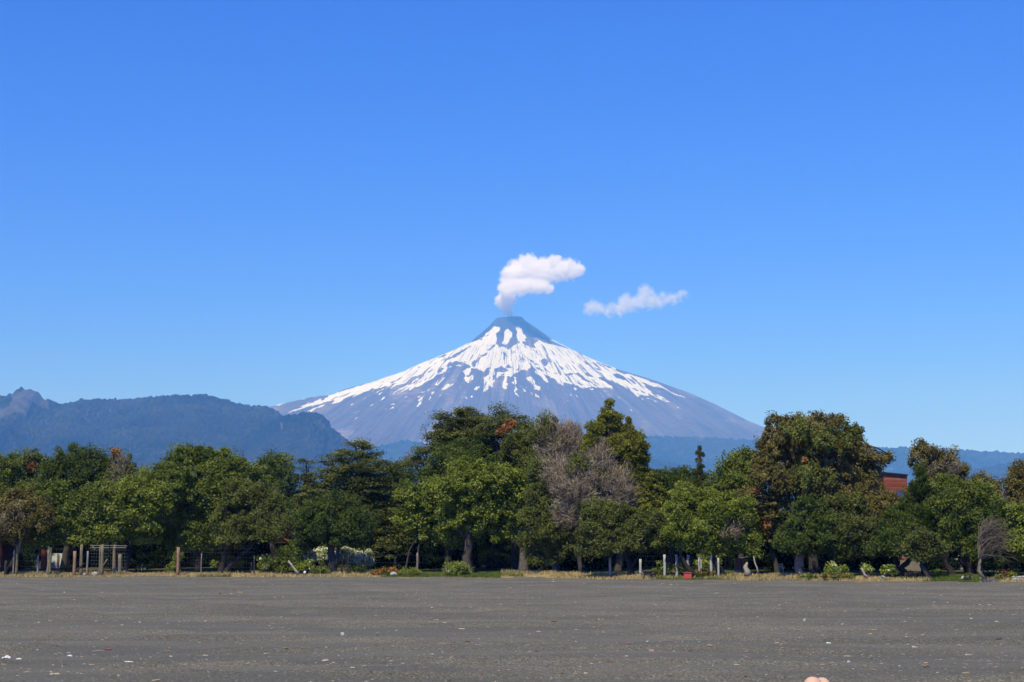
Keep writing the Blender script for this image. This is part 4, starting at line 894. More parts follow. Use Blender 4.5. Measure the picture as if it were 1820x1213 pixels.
# timber house seen through the gap left of centre
c = np.array(px_at(520, 17)); k17 = mpp(c[1])
th = thing("timber_house", "narrow dark red gabled house glimpsed between the bluish and tiered trees", "house", c)
hz_ = ztop(522, 877, c[1]) - c[2]; he = ztop(543, 906, c[1]) - c[2]; hw = 1.15
MB().add([(-hw, 0, 0), (hw, 0, 0), (hw, 0, he), (0, 0, hz_), (-hw, 0, he), (-hw, 4, 0), (hw, 4, 0), (hw, 4, he), (0, 4, hz_), (-hw, 4, he)],
         [[1, 6, 7, 2], [0, 4, 9, 5], [0, 1, 6, 5]], [[0, 1, 2], [0, 2, 3], [0, 3, 4], [5, 7, 6], [5, 8, 7], [5, 9, 8]]).build("wall", plain("dark_house_boards", (.03, .012, .01), .85, .3, 6, .1), th)
rf = MB()
for sx in (-1, 1):
    a = np.array([0, -.5, hz_ + .03]); b = np.array([sx * (hw + .25), -.5, he - .28])
    rf.add([a, b, b + (0, 5, 0), a + (0, 5, 0), a + (0, 0, .14), b + (0, 0, .14), b + (0, 5, .14), a + (0, 5, .14)], [[0, 1, 2, 3], [4, 7, 6, 5], [0, 4, 5, 1], [1, 5, 6, 2], [2, 6, 7, 3], [3, 7, 4, 0]])
rf.build("roof", wood_dark, th)
brd = plain("red_brown_bargeboard", (.17, .055, .035), .8, .3, 6, .15)
for sx in (-1, 1): MB().tube([(0, -.56, hz_ - .05), (sx * (hw + .25), -.56, he - .36)], .10, 4).build("bargeboard", brd, th)
MB().tube([(.35, -.9, hz_ - 1.25), (hw + .1, -.9, hz_ - 2.2)], .11, 4).build("bargeboard", brd, th)
zp0, zp1 = ztop(513, 958, c[1]) - c[2], ztop(513, 920, c[1]) - c[2]
MB().box((-.32, -1.0, (zp0 + zp1) / 2), (.16, .16, zp1 - zp0)).build("balcony_post", plain("orange_brown_timber", (.25, .10, .05), .8, .3, 6, .15), th)
MB().tube([(-.32, -1.0, zp0), (.45, -1.0, zp0 - .42)], .12, 4).build("balcony_beam", brd, th)
MB().box((0, -.5, zp0 - .3), (2 * hw, 1.0, .12)).build("balcony_floor", wood_dark, th)
# red timber tower house on the right
YA = 172.0
A_, B_, C_ = at(1569, 842, YA), at(1612, 846.5, YA + .6), at(1551, 850, YA + 7.0)
D_ = B_ + C_ - A_
rt = thing("timber_house", "red boarded flat roofed tower house rising behind the trees on the right", "house", (A_[0], A_[1], 0))
m = Mat("red_clapboards")
P = m.objpos(); sx = m.node("SeparateXYZ"); m.link(P, sx.inputs[0])
bz = m.math('FRACT', m.math('MULTIPLY', sx.outputs[2], 5.2)); rowi = m.node("TexWhiteNoise", _noise_dimensions='1D'); m.link(m.math('FLOOR', m.math('MULTIPLY', sx.outputs[2], 5.2)), rowi.inputs["W"])
nn = m.noise(1.6, 5, .7, m.objpos((1, 1, 6)))
cc_ = m.ramp(m.math('ADD', m.math('MULTIPLY', rowi.outputs["Value"], .5), m.math('MULTIPLY', nn, .6)), [(.25, (.23, .055, .025)), (.6, (.38, .10, .045)), (.82, (.50, .21, .12)), (.95, (.5, .33, .26))])
m.color(m.mix(m.ramp(bz, [(.0, (1, 1, 1)), (.14, (0, 0, 0))]), cc_, (.07, .016, .01))).rough(.75, .2).bump(bz, .6, .05)
O = np.array([A_[0], A_[1], 0]); tops = [A_ - O, B_ - O, D_ - O, C_ - O]; bots = [np.array([p[0], p[1], 0.4]) for p in tops]
MB().add(bots + tops, [[0, 1, 5, 4], [1, 2, 6, 5], [2, 3, 7, 6], [3, 0, 4, 7], [4, 5, 6, 7]]).build("wall", m.m, rt)
cen = sum(tops) / 4; rr_ = [cen + (p - cen) * 1.06 + np.array([0, 0, .02]) for p in tops]
MB().add(rr_ + [p + np.array([0, 0, .16]) for p in rr_], [[3, 2, 1, 0], [4, 5, 6, 7], [0, 1, 5, 4], [1, 2, 6, 5], [2, 3, 7, 6], [3, 0, 4, 7]]).build("roof", plain("dark_roof_edge", (.02, .02, .024), .6, .2, 4), rt)
u_ = (tops[1] - tops[0]) * np.array([1, 1, 0]); Lw = np.linalg.norm(u_); u_ /= Lw; nrm_ = np.array([u_[1], -u_[0], 0])
def onface(px, py):
    t = (px - 1569) / 43.0; Yf = YA + .6 * t; return at(px, py, Yf) - O
w0, w1 = onface(1592, 872.5), onface(1608, 889)
fr = MB(); ang = math.atan2(u_[1], u_[0]); cx_ = (w0 + w1) / 2; ww_, wh_ = np.linalg.norm((w1 - w0)[:2]), abs(w1[2] - w0[2])
win = MB().box(cx_ + nrm_ * .03, (ww_, .06, wh_), rz=ang).build("window", wood_dark, rt)
MB().box(cx_ + nrm_ * .065, (ww_ * .9, .02, wh_ * .86), rz=ang).build("pane", plain("window_glass", (.03, .06, .10), .08, .2, 2, .8), win)
MB().box(onface(1612, 873) + np.array([.12, .3, -.1]), (.45, .8, .5), rz=ang).build("side_bay", m.m, rt)
# small brick and wood hutch, chair, garden wall, gazebo, board fence
c, wd, h = wall_box(1299, 1325, 992, 6, 1.0)
hu = thing("garden_hutch", "small brick hutch with an orange wooden door beside the pale root stump", "hutch", c)
m = Mat("red_bricks"); br = m.node("TexBrick", Scale=6.0); m.link(m.objpos(), br.inputs["Vector"]); br.inputs["Color1"].default_value = (.22, .06, .04, 1); br.inputs["Color2"].default_value = (.15, .045, .035, 1); br.inputs["Mortar"].default_value = (.28, .24, .2, 1); m.link(br.outputs[0], m.p.inputs["Base Color"])
MB().box((-wd * .31, .3, h * .62), (wd * .36, .7, h * .76)).build("brick_wall", m.m, hu); MB().box((-wd * .31, .3, h * .12), (wd * .30, .6, h * .24)).build("plinth", conc, hu)
MB().box((wd * .17, .2, h * .47), (wd * .46, .5, h * .94)).build("door", plain("orange_wood", (.34, .17, .06), .75, .3, 6, .2), hu)
MB().box((wd * .20, .3, h * 1.02), (wd * .72, .9, .05), ry=-.18).build("roof", conc, hu)
c = np.array(px_at(1379, 7.5)); k_ = mpp(c[1]); ch = thing("garden_chair", "tiny white garden chair in the shade left of the thick pale trunk", "chair", c); ch.scale = (.62, .62, .7)
for sx in (-.2, .2):
    MB().box((sx, .18, .42), (.05, .05, .84), bev=.01).build("leg", white_paint, ch); MB().box((sx, -.18, .21), (.05, .05, .42), bev=.01).build("leg", white_paint, ch)
MB().box((0, 0, .43), (.46, .44, .04), bev=.01).build("seat", white_paint, ch)
for z in (.58, .76): MB().box((0, .18, z), (.36, .03, .07), bev=.01).build("back_slat", white_paint, ch)
c, wd, h = wall_box(1586, 1636, 996, 9, .2); bf = thing("board_fence", "grey weathered board fence behind the crooked dark tree", "fence", c)
for i, t in enumerate(np.linspace(-.5, .5, 5)): MB().box((t * wd, .03, h / 2), (.09, .09, h + .06)).build("post", wood_grey, bf)
for z in np.linspace(.12, h - .06, 6): MB().box((0, -.03, z), (wd, .025, h / 7.2)).build("rail_board", wood_grey, bf)
c, wd, h = wall_box(1640, 1660, 997, 12, .2); gz_ = thing("gazebo", "white garden canopy glimpsed above the lawn hedge", "canopy", c)
for sx in (-.5, .5):
    for sy in (0, 1.0): MB().tube([(sx * wd, sy, 0), (sx * wd, sy, h * .72)], .03, 6).build("leg", white_paint, gz_)
MB().add([(-wd * .6, -.1, h * .70), (wd * .6, -.1, h * .70), (wd * .6, 1.1, h * .70), (-wd * .6, 1.1, h * .70), (-.15, .5, h), (.1, .5, h), (-wd * .6, -.1, h * .62), (wd * .6, -.1, h * .62)], [[0, 1, 5, 4], [2, 3, 4, 5], [6, 7, 1, 0]], [[1, 2, 5], [3, 0, 4]]).build("canopy", white_paint, gz_)
c, wd, h = wall_box(1684, 1714, 995, 13, .2); gw = thing("garden_wall", "pale grey rendered wall between the two dark trunks on the right", "wall", c)
MB().box((0, .1, h / 2), (wd, .2, h)).build("wall_panel", plain("grey_render", (.30, .29, .27), .9, .15, 3), gw); MB().box((0, .1, h + .04), (wd + .1, .3, .08)).build("coping", conc, gw)
# red bin
c = np.array(px_at(1216.5, .25)); k_ = mpp(c[1]); bw, bh = 12.6 * k_, ztop(1216, 1018.5, c[1]) - c[2]
bn = thing("litter_bin", "small red metal bin standing at the beach edge", "bin", c); red = plain("red_bin_paint", (.52, .075, .045), .5, .14, 5, .4)
MB().box((0, .22, bh / 2 + .01), (bw, .42, bh), bev=.015, taper=1.0).build("body", red, bn)
rim = MB()
for a in (((0, 0, bh + .02), (bw + .03, .03, .04)), ((0, .44, bh + .02), (bw + .03, .03, .04)), ((-bw / 2, .22, bh + .02), (.03, .40, .04)), ((bw / 2, .22, bh + .02), (.03, .40, .04))): rim.box(*a)
rim.build("rim", red, bn); MB().box((0, .22, bh + .012), (bw * .9, .36, .01)).build("inside", dark_steel, bn)
# wheelbarrow
c = np.array(px_at(1147, .35)); wb = thing("wheelbarrow", "black wheelbarrow parked in shade left of the red bin, wheel to the right", "wheelbarrow", c); k_ = mpp(c[1])
MB().add([(-.22, -.2, .30), (.16, -.2, .30), (.16, .2, .30), (-.22, .2, .30), (-.34, -.29, .52), (.36, -.29, .56), (.36, .29, .56), (-.34, .29, .52)], [[3, 2, 1, 0], [0, 1, 5, 4], [1, 2, 6, 5], [2, 3, 7, 6], [3, 0, 4, 7]]).build("tray", dark_steel, wb)
th_ = np.linspace(0, 2 * np.pi, 21); tyre = MB().tube(np.stack([.34 + .17 * np.cos(th_), np.zeros(21), .18 + .17 * np.sin(th_)], -1), .045, 6, False); tyre.build("wheel", plain("tyre_rubber", (.02, .02, .02), .8, .2, 5), wb)
MB().tube([(.34, -.03, .18), (.34, .03, .18)], .10, 10).build("hub", wood_grey, wb)
for sy in (-.16, .16):
    MB().tube([(.34, sy * .4, .18), (-.25, sy, .30), (-.82, sy * 1.3, .50)], .02, 6).build("handle", dark_steel, wb); MB().tube([(-.22, sy, .30), (-.30, sy, .0)], .02, 6).build("leg", dark_steel, wb)
# stumps and bleached wood
def log(name, label, pts, off, rad, mat, cat):
    o = np.array(px_at(pts[0][0], off)); rng = np.random.default_rng(int(pts[0][0]))
    p = np.array([at(a, b, o[1]) - o for a, b in pts]); p[:, 1] += np.linspace(0, .15, len(p))
    return tag(MB().tube(p, rad, 9, rough=.12, rng=rng).build(name, mat, None, o, True), label, cat)
log("tree_stump", "broad grey fluted stump in the shade right of the big central tree", [(931, 1022), (931, 1010), (931, 995), (930, 982), (929, 974)], 5.0, [.50, .38, .31, .25, .18], plain("grey_stump_wood", (.10, .085, .068), .9, .55, 6, .1, 1.0), "stump")
log("driftwood_log", "pale bleached log leaning out of the shrub left of the umbrella tree", [(531, 1021), (525, 1014), (519, 1006), (512, 997)], .8, [.11, .09, .06, .07], drift, "log")
log("root_stump", "pale gnarled root stump right of the brick hutch", [(1330, 1023), (1328, 1015), (1325, 1008), (1329, 1000)], 1.4, [.24, .17, .13, .05], drift, "stump")
log("dead_sapling", "thin pale bent stem standing right of the root stump", [(1348, 1021), (1346, 1010), (1342, 1000), (1340, 989)], 1.6, [.05, .045, .04, .025], drift, "sapling")
log("driftwood_stub", "bleached bent stub between the lime flowered shrubs", [(1543, 1027), (1537, 1022), (1535, 1016), (1532, 1010)], .9, [.10, .08, .07, .05], drift, "driftwood")
def rock(name, label, px, py, off, r, mat, seed, cat="rock", parent=None, o=None):
    import bmesh
    x, Y, z = px_at(px, off); z = max(z, ztop(px, py, Y)) if py else z
    rng = np.random.default_rng(seed); bm = bmesh.new(); bmesh.ops.create_icosphere(bm, subdivisions=2, radius=1)
    for v in bm.verts:
        q = v.co; f = 1 + .22 * float(vnoise(q.x * 2 + seed, q.y * 2 + q.z)); v.co = (q.x * r[0] * f, q.y * r[1] * f, max(q.z, -.6) * r[2] * f)
    me = bpy.data.meshes.new(name); bm.to_mesh(me); bm.free()
    P_ = np.array([x, Y, z]) - (o if o is not None else 0)
    ob = obj(name, me, mat, parent, P_)
    return ob if parent else tag(ob, label, cat)
rock("rock", "pale grey rock at the end of the orange flowers", 703, 1021, .4, (.28, .2, .16), stone_m, 1)
rock("rock", "round grey stone at the foot of the mesh gate's brace", 183, 1021, .5, (.22, .2, .16), stone_m, 2)
rock("rock", "small pale stone left of the grey post in the mesh gate", 165, 1022, .5, (.10, .1, .12), stone_m, 3)
rock("rock", "white stone in dry grass right of the bleached log", 549, 1018, .7, (.10, .1, .11), white_paint, 4)
c = np.array(px_at(1743, .1)); sl = thing("concrete_slab", "low dark concrete slab with rounded right end at the bare tree's foot", "slab", c)
MB().box((-.12, 0, .10), (.62, .4, .2), bev=.03).build("block", slab_m, sl); MB().tube([(.28, -.2, .11), (.28, .2, .11)], .13, 12).build("pipe_end", slab_m, sl)
c = np.array(px_at(1803, 1.3)); sw = thing("dry_stone_wall", "low wall of loose grey stones at the right edge", "wall", c); r_ = random.Random(4)
for i in range(24):
    rock("stone", "", 1783 + (i % 14) * 3.3 + r_.uniform(-.8, .8), None, 1.3 + r_.uniform(-.06, .06), (r_.uniform(.06, .11), .09, r_.uniform(.05, .08)), stone_m, 30 + i, parent=sw, o=c - np.array([0, 0, .07 + .11 * (i // 14)]))
# ------------------------------------------------------------------ shrubs and flowers
def shrub(name, label, px, off, lobes, style, pal, flowers=(), cat="shrub", dens=1.0, cs=1.0):
    x, Y, z = px_at(px, off); B = np.array([x, Y, z]); k = mpp(Y); rng = np.random.default_rng(int(px) + 900)
    root = thing(name, label, cat, B); L3 = []
    for l in lobes: L3.append((at(l[0], l[1], Y) - B, (l[2] * k, .8 * l[2] * k, l[3] * k)))
    V, t = leaves(L3, style, rng, k, dens, cs=cs); leaf_obj("foliage", V, t, pal, root)
    for pl, n, size in flowers:
        vs, ts_ = [], []
        for c_, r_ in L3:
            d = unit(rng.normal(0, 1, (n, 3))); d[:, 1] = -abs(d[:, 1]); d[:, 2] = np.abs(d[:, 2]) * 1.2 - .35
            p = c_ + unit(d) * np.array(r_) * rng.uniform(.92, 1.12, (n, 1)); nr_ = unit(d + rng.normal(0, .4, d.shape)); a = unit(np.cross(nr_, rng.normal(0, 1, d.shape))); b = np.cross(nr_, a); s_ = size * rng.uniform(.6, 1.2, (n, 1))
            for rot in (0, 1):
                e1, e2 = (a, b) if rot == 0 else (unit(a + nr_), b)
                vs.append(np.stack([p - e1 * s_, p + e2 * s_, p + e1 * s_, p - e2 * s_], 1).reshape(-1, 3)); ts_.append(rng.random(n))
        leaf_obj("flowers", np.vstack(vs), np.concatenate(ts_), pl, root)
    st = MB()
    for c_, r_ in L3: st.tube([(c_[0] * .3, 0, -.1), c_ * np.array([.8, .8, .6]), c_], [.03, .02, .01], 5)
    st.build("stems", bark_dark, root)
    return root
shrub("flowering_shrub", "long cream flowered hedge behind the umbrella shaped tree", 605, 6.0, [(572, 990, 20, 16), (595, 992, 18, 16), (615, 990, 20, 16), (635, 996, 20, 16), (650, 1000, 14, 14), (655, 985, 6, 8)], "bush", "bright", (("white", 420, .085),))
shrub("flowering_shrub", "cream flowering bough above the bleached log", 540, 3.2, [(528, 972, 12, 10), (540, 985, 14, 14), (552, 992, 10, 12)], "bush", "bright", (("white", 90, .08),))
shrub("garden_shrub", "green shrub that the bleached log leans out of", 510, 2.0, [(508, 990, 18, 20), (522, 975, 14, 14), (500, 1005, 16, 14), (525, 1002, 16, 14)], "bush", "mid")
shrub("flowering_shrub", "low shrub with white flower tips beside the dark metal post", 478, 2.2, [(473, 996, 12, 10), (486, 1004, 14, 10), (468, 1008, 10, 8)], "bush", "bright", (("white", 9, .09),))
shrub("garden_shrub", "fresh lime green shrub right of the bleached log", 545, 1.6, [(540, 1010, 14, 9), (550, 1005, 8, 9)], "bush", "lime", (("white", 3, .10),))
shrub("garden_shrub", "low green tuft at the umbrella tree's foot", 570, 1.6, [(568, 1014, 12, 6), (580, 1016, 8, 4)], "bush", "mid")
shrub("garden_shrub", "green shrub at the right end of the cream flowered hedge", 640, 2.6, [(637, 1012, 14, 7), (650, 1014, 8, 6)], "bush", "mid")
shrub("flower_bed", "bed of flame orange flowers left of the pale grey rock", 688, .9, [(672, 1018, 10, 4), (685, 1016, 12, 5), (698, 1014, 8, 5)], "bush", "olive", (("flame", 70, .06),), "flower bed")
shrub("flowering_shrub", "round feathery bush with pink and white flowers at the grey trunk's foot", 811, .7, [(811, 1012, 17, 12), (800, 1015, 10, 9), (822, 1013, 9, 10)], "bush", "lime", (("pink", 9, .07),), dens=1.3)
shrub("garden_shrub", "low green clump right of the orange flowers", 722, .8, [(718, 1017, 9, 6), (733, 1018, 10, 5)], "bush", "bright")
shrub("flower_bed", "small orange flowers under the white corrugated fence", 121, 4.0, [(121, 1011, 12, 3)], "bush", "olive", (("flame", 40, .05),), "flower bed")
shrub("flowering_shrub", "shaded plant with white blooms behind the mesh gate", 210, 4.0, [(208, 1016, 8, 6), (216, 1013, 6, 6)], "bush", "dark", (("white", 8, .09),))
shrub("flowering_shrub", "shaded plant with white blooms right of the mesh gate", 251, 4.0, [(251, 1012, 9, 6)], "bush", "dark", (("white", 8, .09),))
shrub("garden_shrub", "bright sapling under the broad tree right of the brown post", 315, 2.2, [(312, 1005, 10, 12), (305, 1018, 10, 5), (318, 992, 6, 8)], "bush", "bright")
shrub("garden_shrub", "leafy sapling between the twin dark trunks", 418, 3.5, [(410, 995, 8, 10), (424, 1002, 12, 6), (382, 1002, 6, 5)], "bush", "bright")
shrub("garden_shrub", "green shrub in front of the left pale posts", 1178, 2.2, [(1177, 1010, 8, 10), (1168, 1017, 8, 6), (1186, 1014, 8, 6)], "bush", "mid")
shrub("garden_shrub", "reddish green shrub directly behind the red bin", 1214, 2.0, [(1214, 1009, 10, 10), (1226, 1012, 8, 9), (1206, 1010, 6, 8)], "bush", "olive")
shrub("garden_shrub", "low rusty brown shrub right of the red bin", 1252, 1.8, [(1246, 1016, 10, 5), (1260, 1017, 10, 5)], "bush", "brown")
shrub("garden_shrub", "yellowish green shrubs behind the right pale posts", 1248, 8.0, [(1248, 1000, 16, 14), (1268, 1002, 14, 14)], "bush", "lime", dens=.9)
shrub("garden_shrub", "low dark green tuft in dry grass near the thick pale trunk", 1437, .5, [(1435, 1025, 10, 6), (1444, 1027, 7, 4)], "bush", "mid")
for lab, px, lb in (("lime shrub with pale blooms right of the thick pale trunk", 1479, [(1480, 1010, 9, 9), (1476, 1014, 8, 7)]), ("second lime shrub with pale blooms, just left of the bleached stub's dark gap", 1499, [(1498, 1014, 8, 8)]),
        ("pale yellow flowered shrub behind the bleached stub", 1541, [(1541, 1010, 9, 6)]), ("lime green leafy shrub right of the silver rosette plant", 1580, [(1578, 1011, 11, 8), (1588, 1016, 6, 8)])):
    shrub("flowering_shrub", lab, px, 2.4, lb, "bush", "lime", (("white", 5, .07),))
shrub("flower_bed", "thin line of orange flowers below the lime shrubs", 1500, .8, [(1492, 1024, 12, 2.5), (1508, 1025, 8, 2.5), (1470, 1024, 8, 2)], "bush", "olive", (("flame", 16, .05),), "flower bed")
shrub("flower_bed", "bed of red and orange flowers left of the lawn", 1622, 2.6, [(1616, 1021, 7, 3), (1628, 1022, 8, 2.5)], "bush", "olive", (("flame", 36, .05), ("pink", 10, .05)), "flower bed")
shrub("flower_bed", "white and pink flowers right of the lawn", 1717, .8, [(1715, 1028, 6, 4), (1722, 1026, 5, 4)], "bush", "mid", (("white", 8, .06), ("pink", 6, .05)), "flower bed")
shrub("garden_shrub", "fresh green small shrub at the back of the lawn", 1667, 5.5, [(1667, 1015, 5, 6)], "bush", "lime")
shrub("garden_shrub", "rusty red shrub above the stone wall", 1786, 2.5, [(1787, 1020, 8, 5)], "bush", "rust")
shrub("garden_shrub", "low yellow green ground plant left of the stone wall", 1778, 1.4, [(1778, 1026, 8, 3), (1800, 1024, 8, 3)], "bush", "bright")
x, Y, z = px_at(1556, .9); ag = thing("rosette_plant", "silvery spiky rosette plant right of the bleached stub", "plant", (x, Y, z)); rng = np.random.default_rng(3); mb = MB()
for i in range(26):
    a = rng.uniform(0, 6.28); el = rng.uniform(.25, 1.3); L = rng.uniform(.28, .48); d = np.array([math.cos(a) * math.cos(el), math.sin(a) * math.cos(el), math.sin(el)]); s_ = np.array([-math.sin(a), math.cos(a), 0]) * .035
    p1 = d * L * .55; p2 = d * L + np.array([0, 0, -.12 * L])
    mb.add([-s_, s_, p1 + s_, p1 - s_, p2], [[0, 1, 2, 3]], [[3, 2, 4]])
mb.build("leaves", plain("silver_leaf", (.34, .38, .34), .6, .2, 6), ag)
# ------------------------------------------------------------------ grass on the bank
def grass(name, label, pal, bands, n, h, seed, wd=.022):
    rng = np.random.default_rng(seed); P_ = []
    tot = sum((b - a) * (d1 - d0) * w for a, b, d0, d1, w in bands)
    for a, b, d0, d1, w in bands:
        k = int(n * (b - a) * (d1 - d0) * w / tot); px = rng.uniform(a, b, k); off = d0 + (d1 - d0) * rng.random(k) ** 1.3
        x = (px - CX) / (FPX * _c) * (np.interp((px - CX) * .036, _EX, _EY) + off); y = np.interp(x, _EX, _EY) + off
        cl = fbm(x * 1.4, y * 1.4, 3, seed); keep = cl > rng.uniform(-.7, .25, k); P_.append(np.stack([x, y, gz(x, y)], -1)[keep])
    p = np.vstack(P_); k = len(p); a = rng.uniform(0, 6.28, k); s_ = np.stack([np.cos(a), np.sin(a), 0 * a], -1) * wd * rng.uniform(.6, 1.3, (k, 1))
    hh = h * rng.uniform(.35, 1.25, (k, 1)) * (1 + .5 * fbm(p[:, 0] * .8, p[:, 1] * .8, 2, seed + 4)[:, None]); up = np.array([0, 0, 1.0]) * hh + rng.normal(0, .35, (k, 3)) * hh * np.array([1, 1, .1])
    V = np.stack([p - s_, p + s_, p + up + s_ * .25, p + up - s_ * .25], 1).reshape(-1, 3)
    o = leaf_obj(name, V, np.clip(.5 + .22 * rng.normal(0, 1, k), 0, 1), pal); tag(o, label, "grass", kind="stuff")
grass("dry_grass", "dry straw coloured grass along the top of the beach", "straw", [(-60, 350, -.1, 2.2, 1.2), (350, 460, .2, 2.0, .5), (455, 690, -.1, 3.2, 1.2), (890, 985, 2.0, 5.0, .5), (975, 1160, -.1, 3.0, 1.2), (1150, 1300, .4, 3.0, .5), (1290, 1500, -.1, 3.6, 1.1), (1490, 1650, -.1, 1.6, .9), (1750, 1900, -.1, 2.2, .8)], 46000, .17, 5)
grass("green_grass", "short green grass along the top of the beach", "lawn", [(680, 890, -.1, 2.2, 1.2), (1150, 1300, -.1, 3.5, .9), (1635, 1735, -.1, 6.0, 1.5), (850, 930, 1.0, 4.0, .6), (100, 140, 0, 1.5, .7), (360, 420, 0, 1.2, .7), (1340, 1460, 0, 2.0, .25)], 36000, .13, 9)
# ------------------------------------------------------------------ what lies on the sand
def sand_at(px, py):
    _, d, w_ = ray(px, py); k = -(CAMH + .02) / float(w_); x, y = (px - CX) * k, float(d) * k
    return np.array([x, y, float(beach_z(np.array(x), np.array(y)))])
def scatter(name, label, n, col_stops, size, asp, seed, band):
    rng = np.random.default_rng(seed); y = 17 + 92 * rng.random(n * 3) ** 1.25; x = rng.uniform(-.36, .36, n * 3) * y
    dn = fbm(x * .12, y * .45, 3, seed + 1) * .8 + fbm(x * .5, y * 1.5, 2, seed + 3) * .5
    sel = np.where((dn > rng.uniform(-.9, band, n * 3)) & (y < edge(x) - .4))[0][:n]; x, y = x[sel], y[sel]; k = len(x)
    L = size * np.exp(rng.normal(0, .45, (k, 1))) * (.75 + .006 * y[:, None]); Wd = L * rng.uniform(*asp, (k, 1)); H = np.minimum(Wd, L * .3) * rng.uniform(.3, .8, (k, 1)); a = rng.normal(0, .8, k)
    t = np.stack([np.cos(a), np.sin(a), rng.normal(0, .1, k)], -1); b = np.stack([-np.sin(a), np.cos(a), 0 * a], -1); c = np.stack([x, y, beach_z(x, y)], -1); up = np.array([0, 0, 1.0])
    v = np.stack([c - t * L / 2 - b * Wd / 2, c + t * L / 2 - b * Wd / 2, c + t * L / 2 + b * Wd / 2, c - t * L / 2 + b * Wd / 2,
                  c - t * L * .4 - b * Wd * .3 + up * H, c + t * L * .42 - b * Wd * .35 + up * H, c + t * L * .4 + b * Wd * .3 + up * H * .8, c - t * L * .42 + b * Wd * .3 + up * H], 1).reshape(-1, 3)
    base_ = (np.arange(k) * 8)[:, None, None]; q = (base_ + np.array([[4, 5, 6, 7], [0, 1, 5, 4], [1, 2, 6, 5], [2, 3, 7, 6], [3, 0, 4, 7]])[None]).reshape(-1, 4)
    me = mesh_np(name, v, q, face_attr={"tint": np.repeat(rng.random(k), 5)}); m = Mat(name + "_mix"); m.color(m.ramp(m.attr("tint"), col_stops)).rough(.85, .15)
    tag(obj(name, me, m.m), label, "debris", kind="stuff")
scatter("wood_chips", "scattered wood chips and bark bits on the dark sand", 6500, [(0, (.10, .05, .03)), (.3, (.22, .14, .085)), (.7, (.34, .25, .16)), (1, (.46, .37, .27))], .040, (.16, .45), 3, .75)
scatter("pale_pebbles", "pale gravel and grit strewn over the dark sand", 11000, [(0, (.05, .05, .05)), (.35, (.17, .16, .155)), (.75, (.27, .255, .235)), (.96, (.36, .34, .315)), (1, (.62, .60, .57))], .021, (.5, .95), 8, .6)
cols = {"white": plain("white_litter", (.62, .61, .58), .7, .08, 30), "tan": plain("tan_driftwood", (.42, .30, .18), .85, .25, 30), "red": plain("red_litter", (.36, .10, .09), .7, .15, 30), "brown": plain("brown_bark_piece", (.17, .085, .05), .9, .3, 30), "blue": plain("blue_litter", (.10, .15, .30), .7, .15, 30), "dark": plain("dark_driftwood", (.03, .025, .02), .9, .3, 30), "orange": plain("orange_bark", (.28, .15, .09), .85, .2, 30)}
def scrap(name, label, px, py, wpx, hpx, col, kind="paper", ang=0.0, cat="litter"):
    p = sand_at(px, py); k = mpp(p[1]); rng = np.random.default_rng(int(px * 3 + py)); L, H = wpx * k, hpx * k
    if kind == "paper":
        n = 7; g = np.linspace(-.5, .5, n); gx, gy = np.meshgrid(g, g); rr = rng.random((n, n)); hgt = H * (.25 + .75 * rr) * np.clip(1.25 - np.hypot(gx, gy) * 1.6, .05, 1)
        top_ = np.stack([gx * L + rng.normal(0, L * .03, (n, n)), gy * L * .8, hgt], -1).reshape(-1, 3); bot = top_ * np.array([1, 1, 0]) + np.array([0, 0, -.004])
        mb = MB().add(top_, grid_quads(n, n)).add(bot, grid_quads(n, n)[:, ::-1])
    elif kind == "stick":
        t = np.linspace(-.5, .5, 6); q = np.stack([t * L * math.cos(ang), t * L * math.sin(ang) * 3, H * .5 + np.abs(rng.normal(0, H * .2, 6))], -1); q[1:-1] += rng.normal(0, L * .015, (4, 3)); mb = MB().tube(q, H * .5 * np.array([.6, 1, .9, 1, .8, .4]), 6, rough=.15, rng=rng)
    else:
        mb = MB().box((0, 0, H * .45), (L, L * .8, H), rz=ang, rx=.1, bev=min(L, H) * .12)
    return tag(mb.build(name, cols[col], None, p), label, cat)
scrap("crumpled_paper", "largest crumpled white paper, at the lower left edge of the beach", 12, 1169, 15, 6, "white")
scrap("paper_scrap", "small flat white scrap just right of the largest crumpled paper", 34, 1171, 9, 3, "white")
scrap("paper_scrap", "white scrap left of the bright red scrap", 124, 1165, 9, 3.5, "white")
scrap("plastic_strip", "thin white strip lying aslant on the lower left sand", 229, 1184, 17, 2.2, "white", "stick", -.15)
scrap("paper_scrap", "dull white scrap right of the thin white strip", 304, 1197, 9, 4, "white")
scrap("plastic_scrap", "bright red scrap on the left half of the beach", 193, 1153, 12, 2.4, "red", "stick", .1)
scrap("driftwood_stick", "tan stick touching the bright red scrap's left side", 174, 1155, 20, 2.0, "tan", "stick", .0, "stick")
scrap("white_block", "lone white block on the sand left of centre", 608.5, 1131, 5.5, 4.5, "white", "block", .2)
scrap("white_block", "small white chip at the bottom edge below the lone white block", 618, 1210, 5, 2.5, "white", "block", .1)
scrap("wood_chip", "pale forked chip at the middle of the beach", 1044, 1114, 6, 4, "tan", "paper", 0, "wood chip")
scrap("driftwood_stick", "light tan stick right of the pale forked chip", 1068, 1109, 11, 2, "tan", "stick", .0, "stick")
scrap("driftwood_stick", "brown stick left of the pale forked chip", 985, 1115, 11, 2, "brown", "stick", .1, "stick")
scrap("wood_chip", "broad tan chip below the brown stick's left end", 957, 1126, 8, 3, "tan", "paper", 0, "wood chip")
scrap("bark_piece", "orange bark piece right of centre on the sand", 1117, 1158, 12, 2.6, "orange", "stick", .0, "bark")
scrap("wood_chip", "thick tan chip right of and below the orange bark piece", 1158, 1166, 8, 3.4, "tan", "block", .1, "wood chip")
scrap("bark_piece", "dark brown bark sliver below the thick tan chip's left side", 1083, 1187, 10, 2.6, "brown", "stick", -.2, "bark")
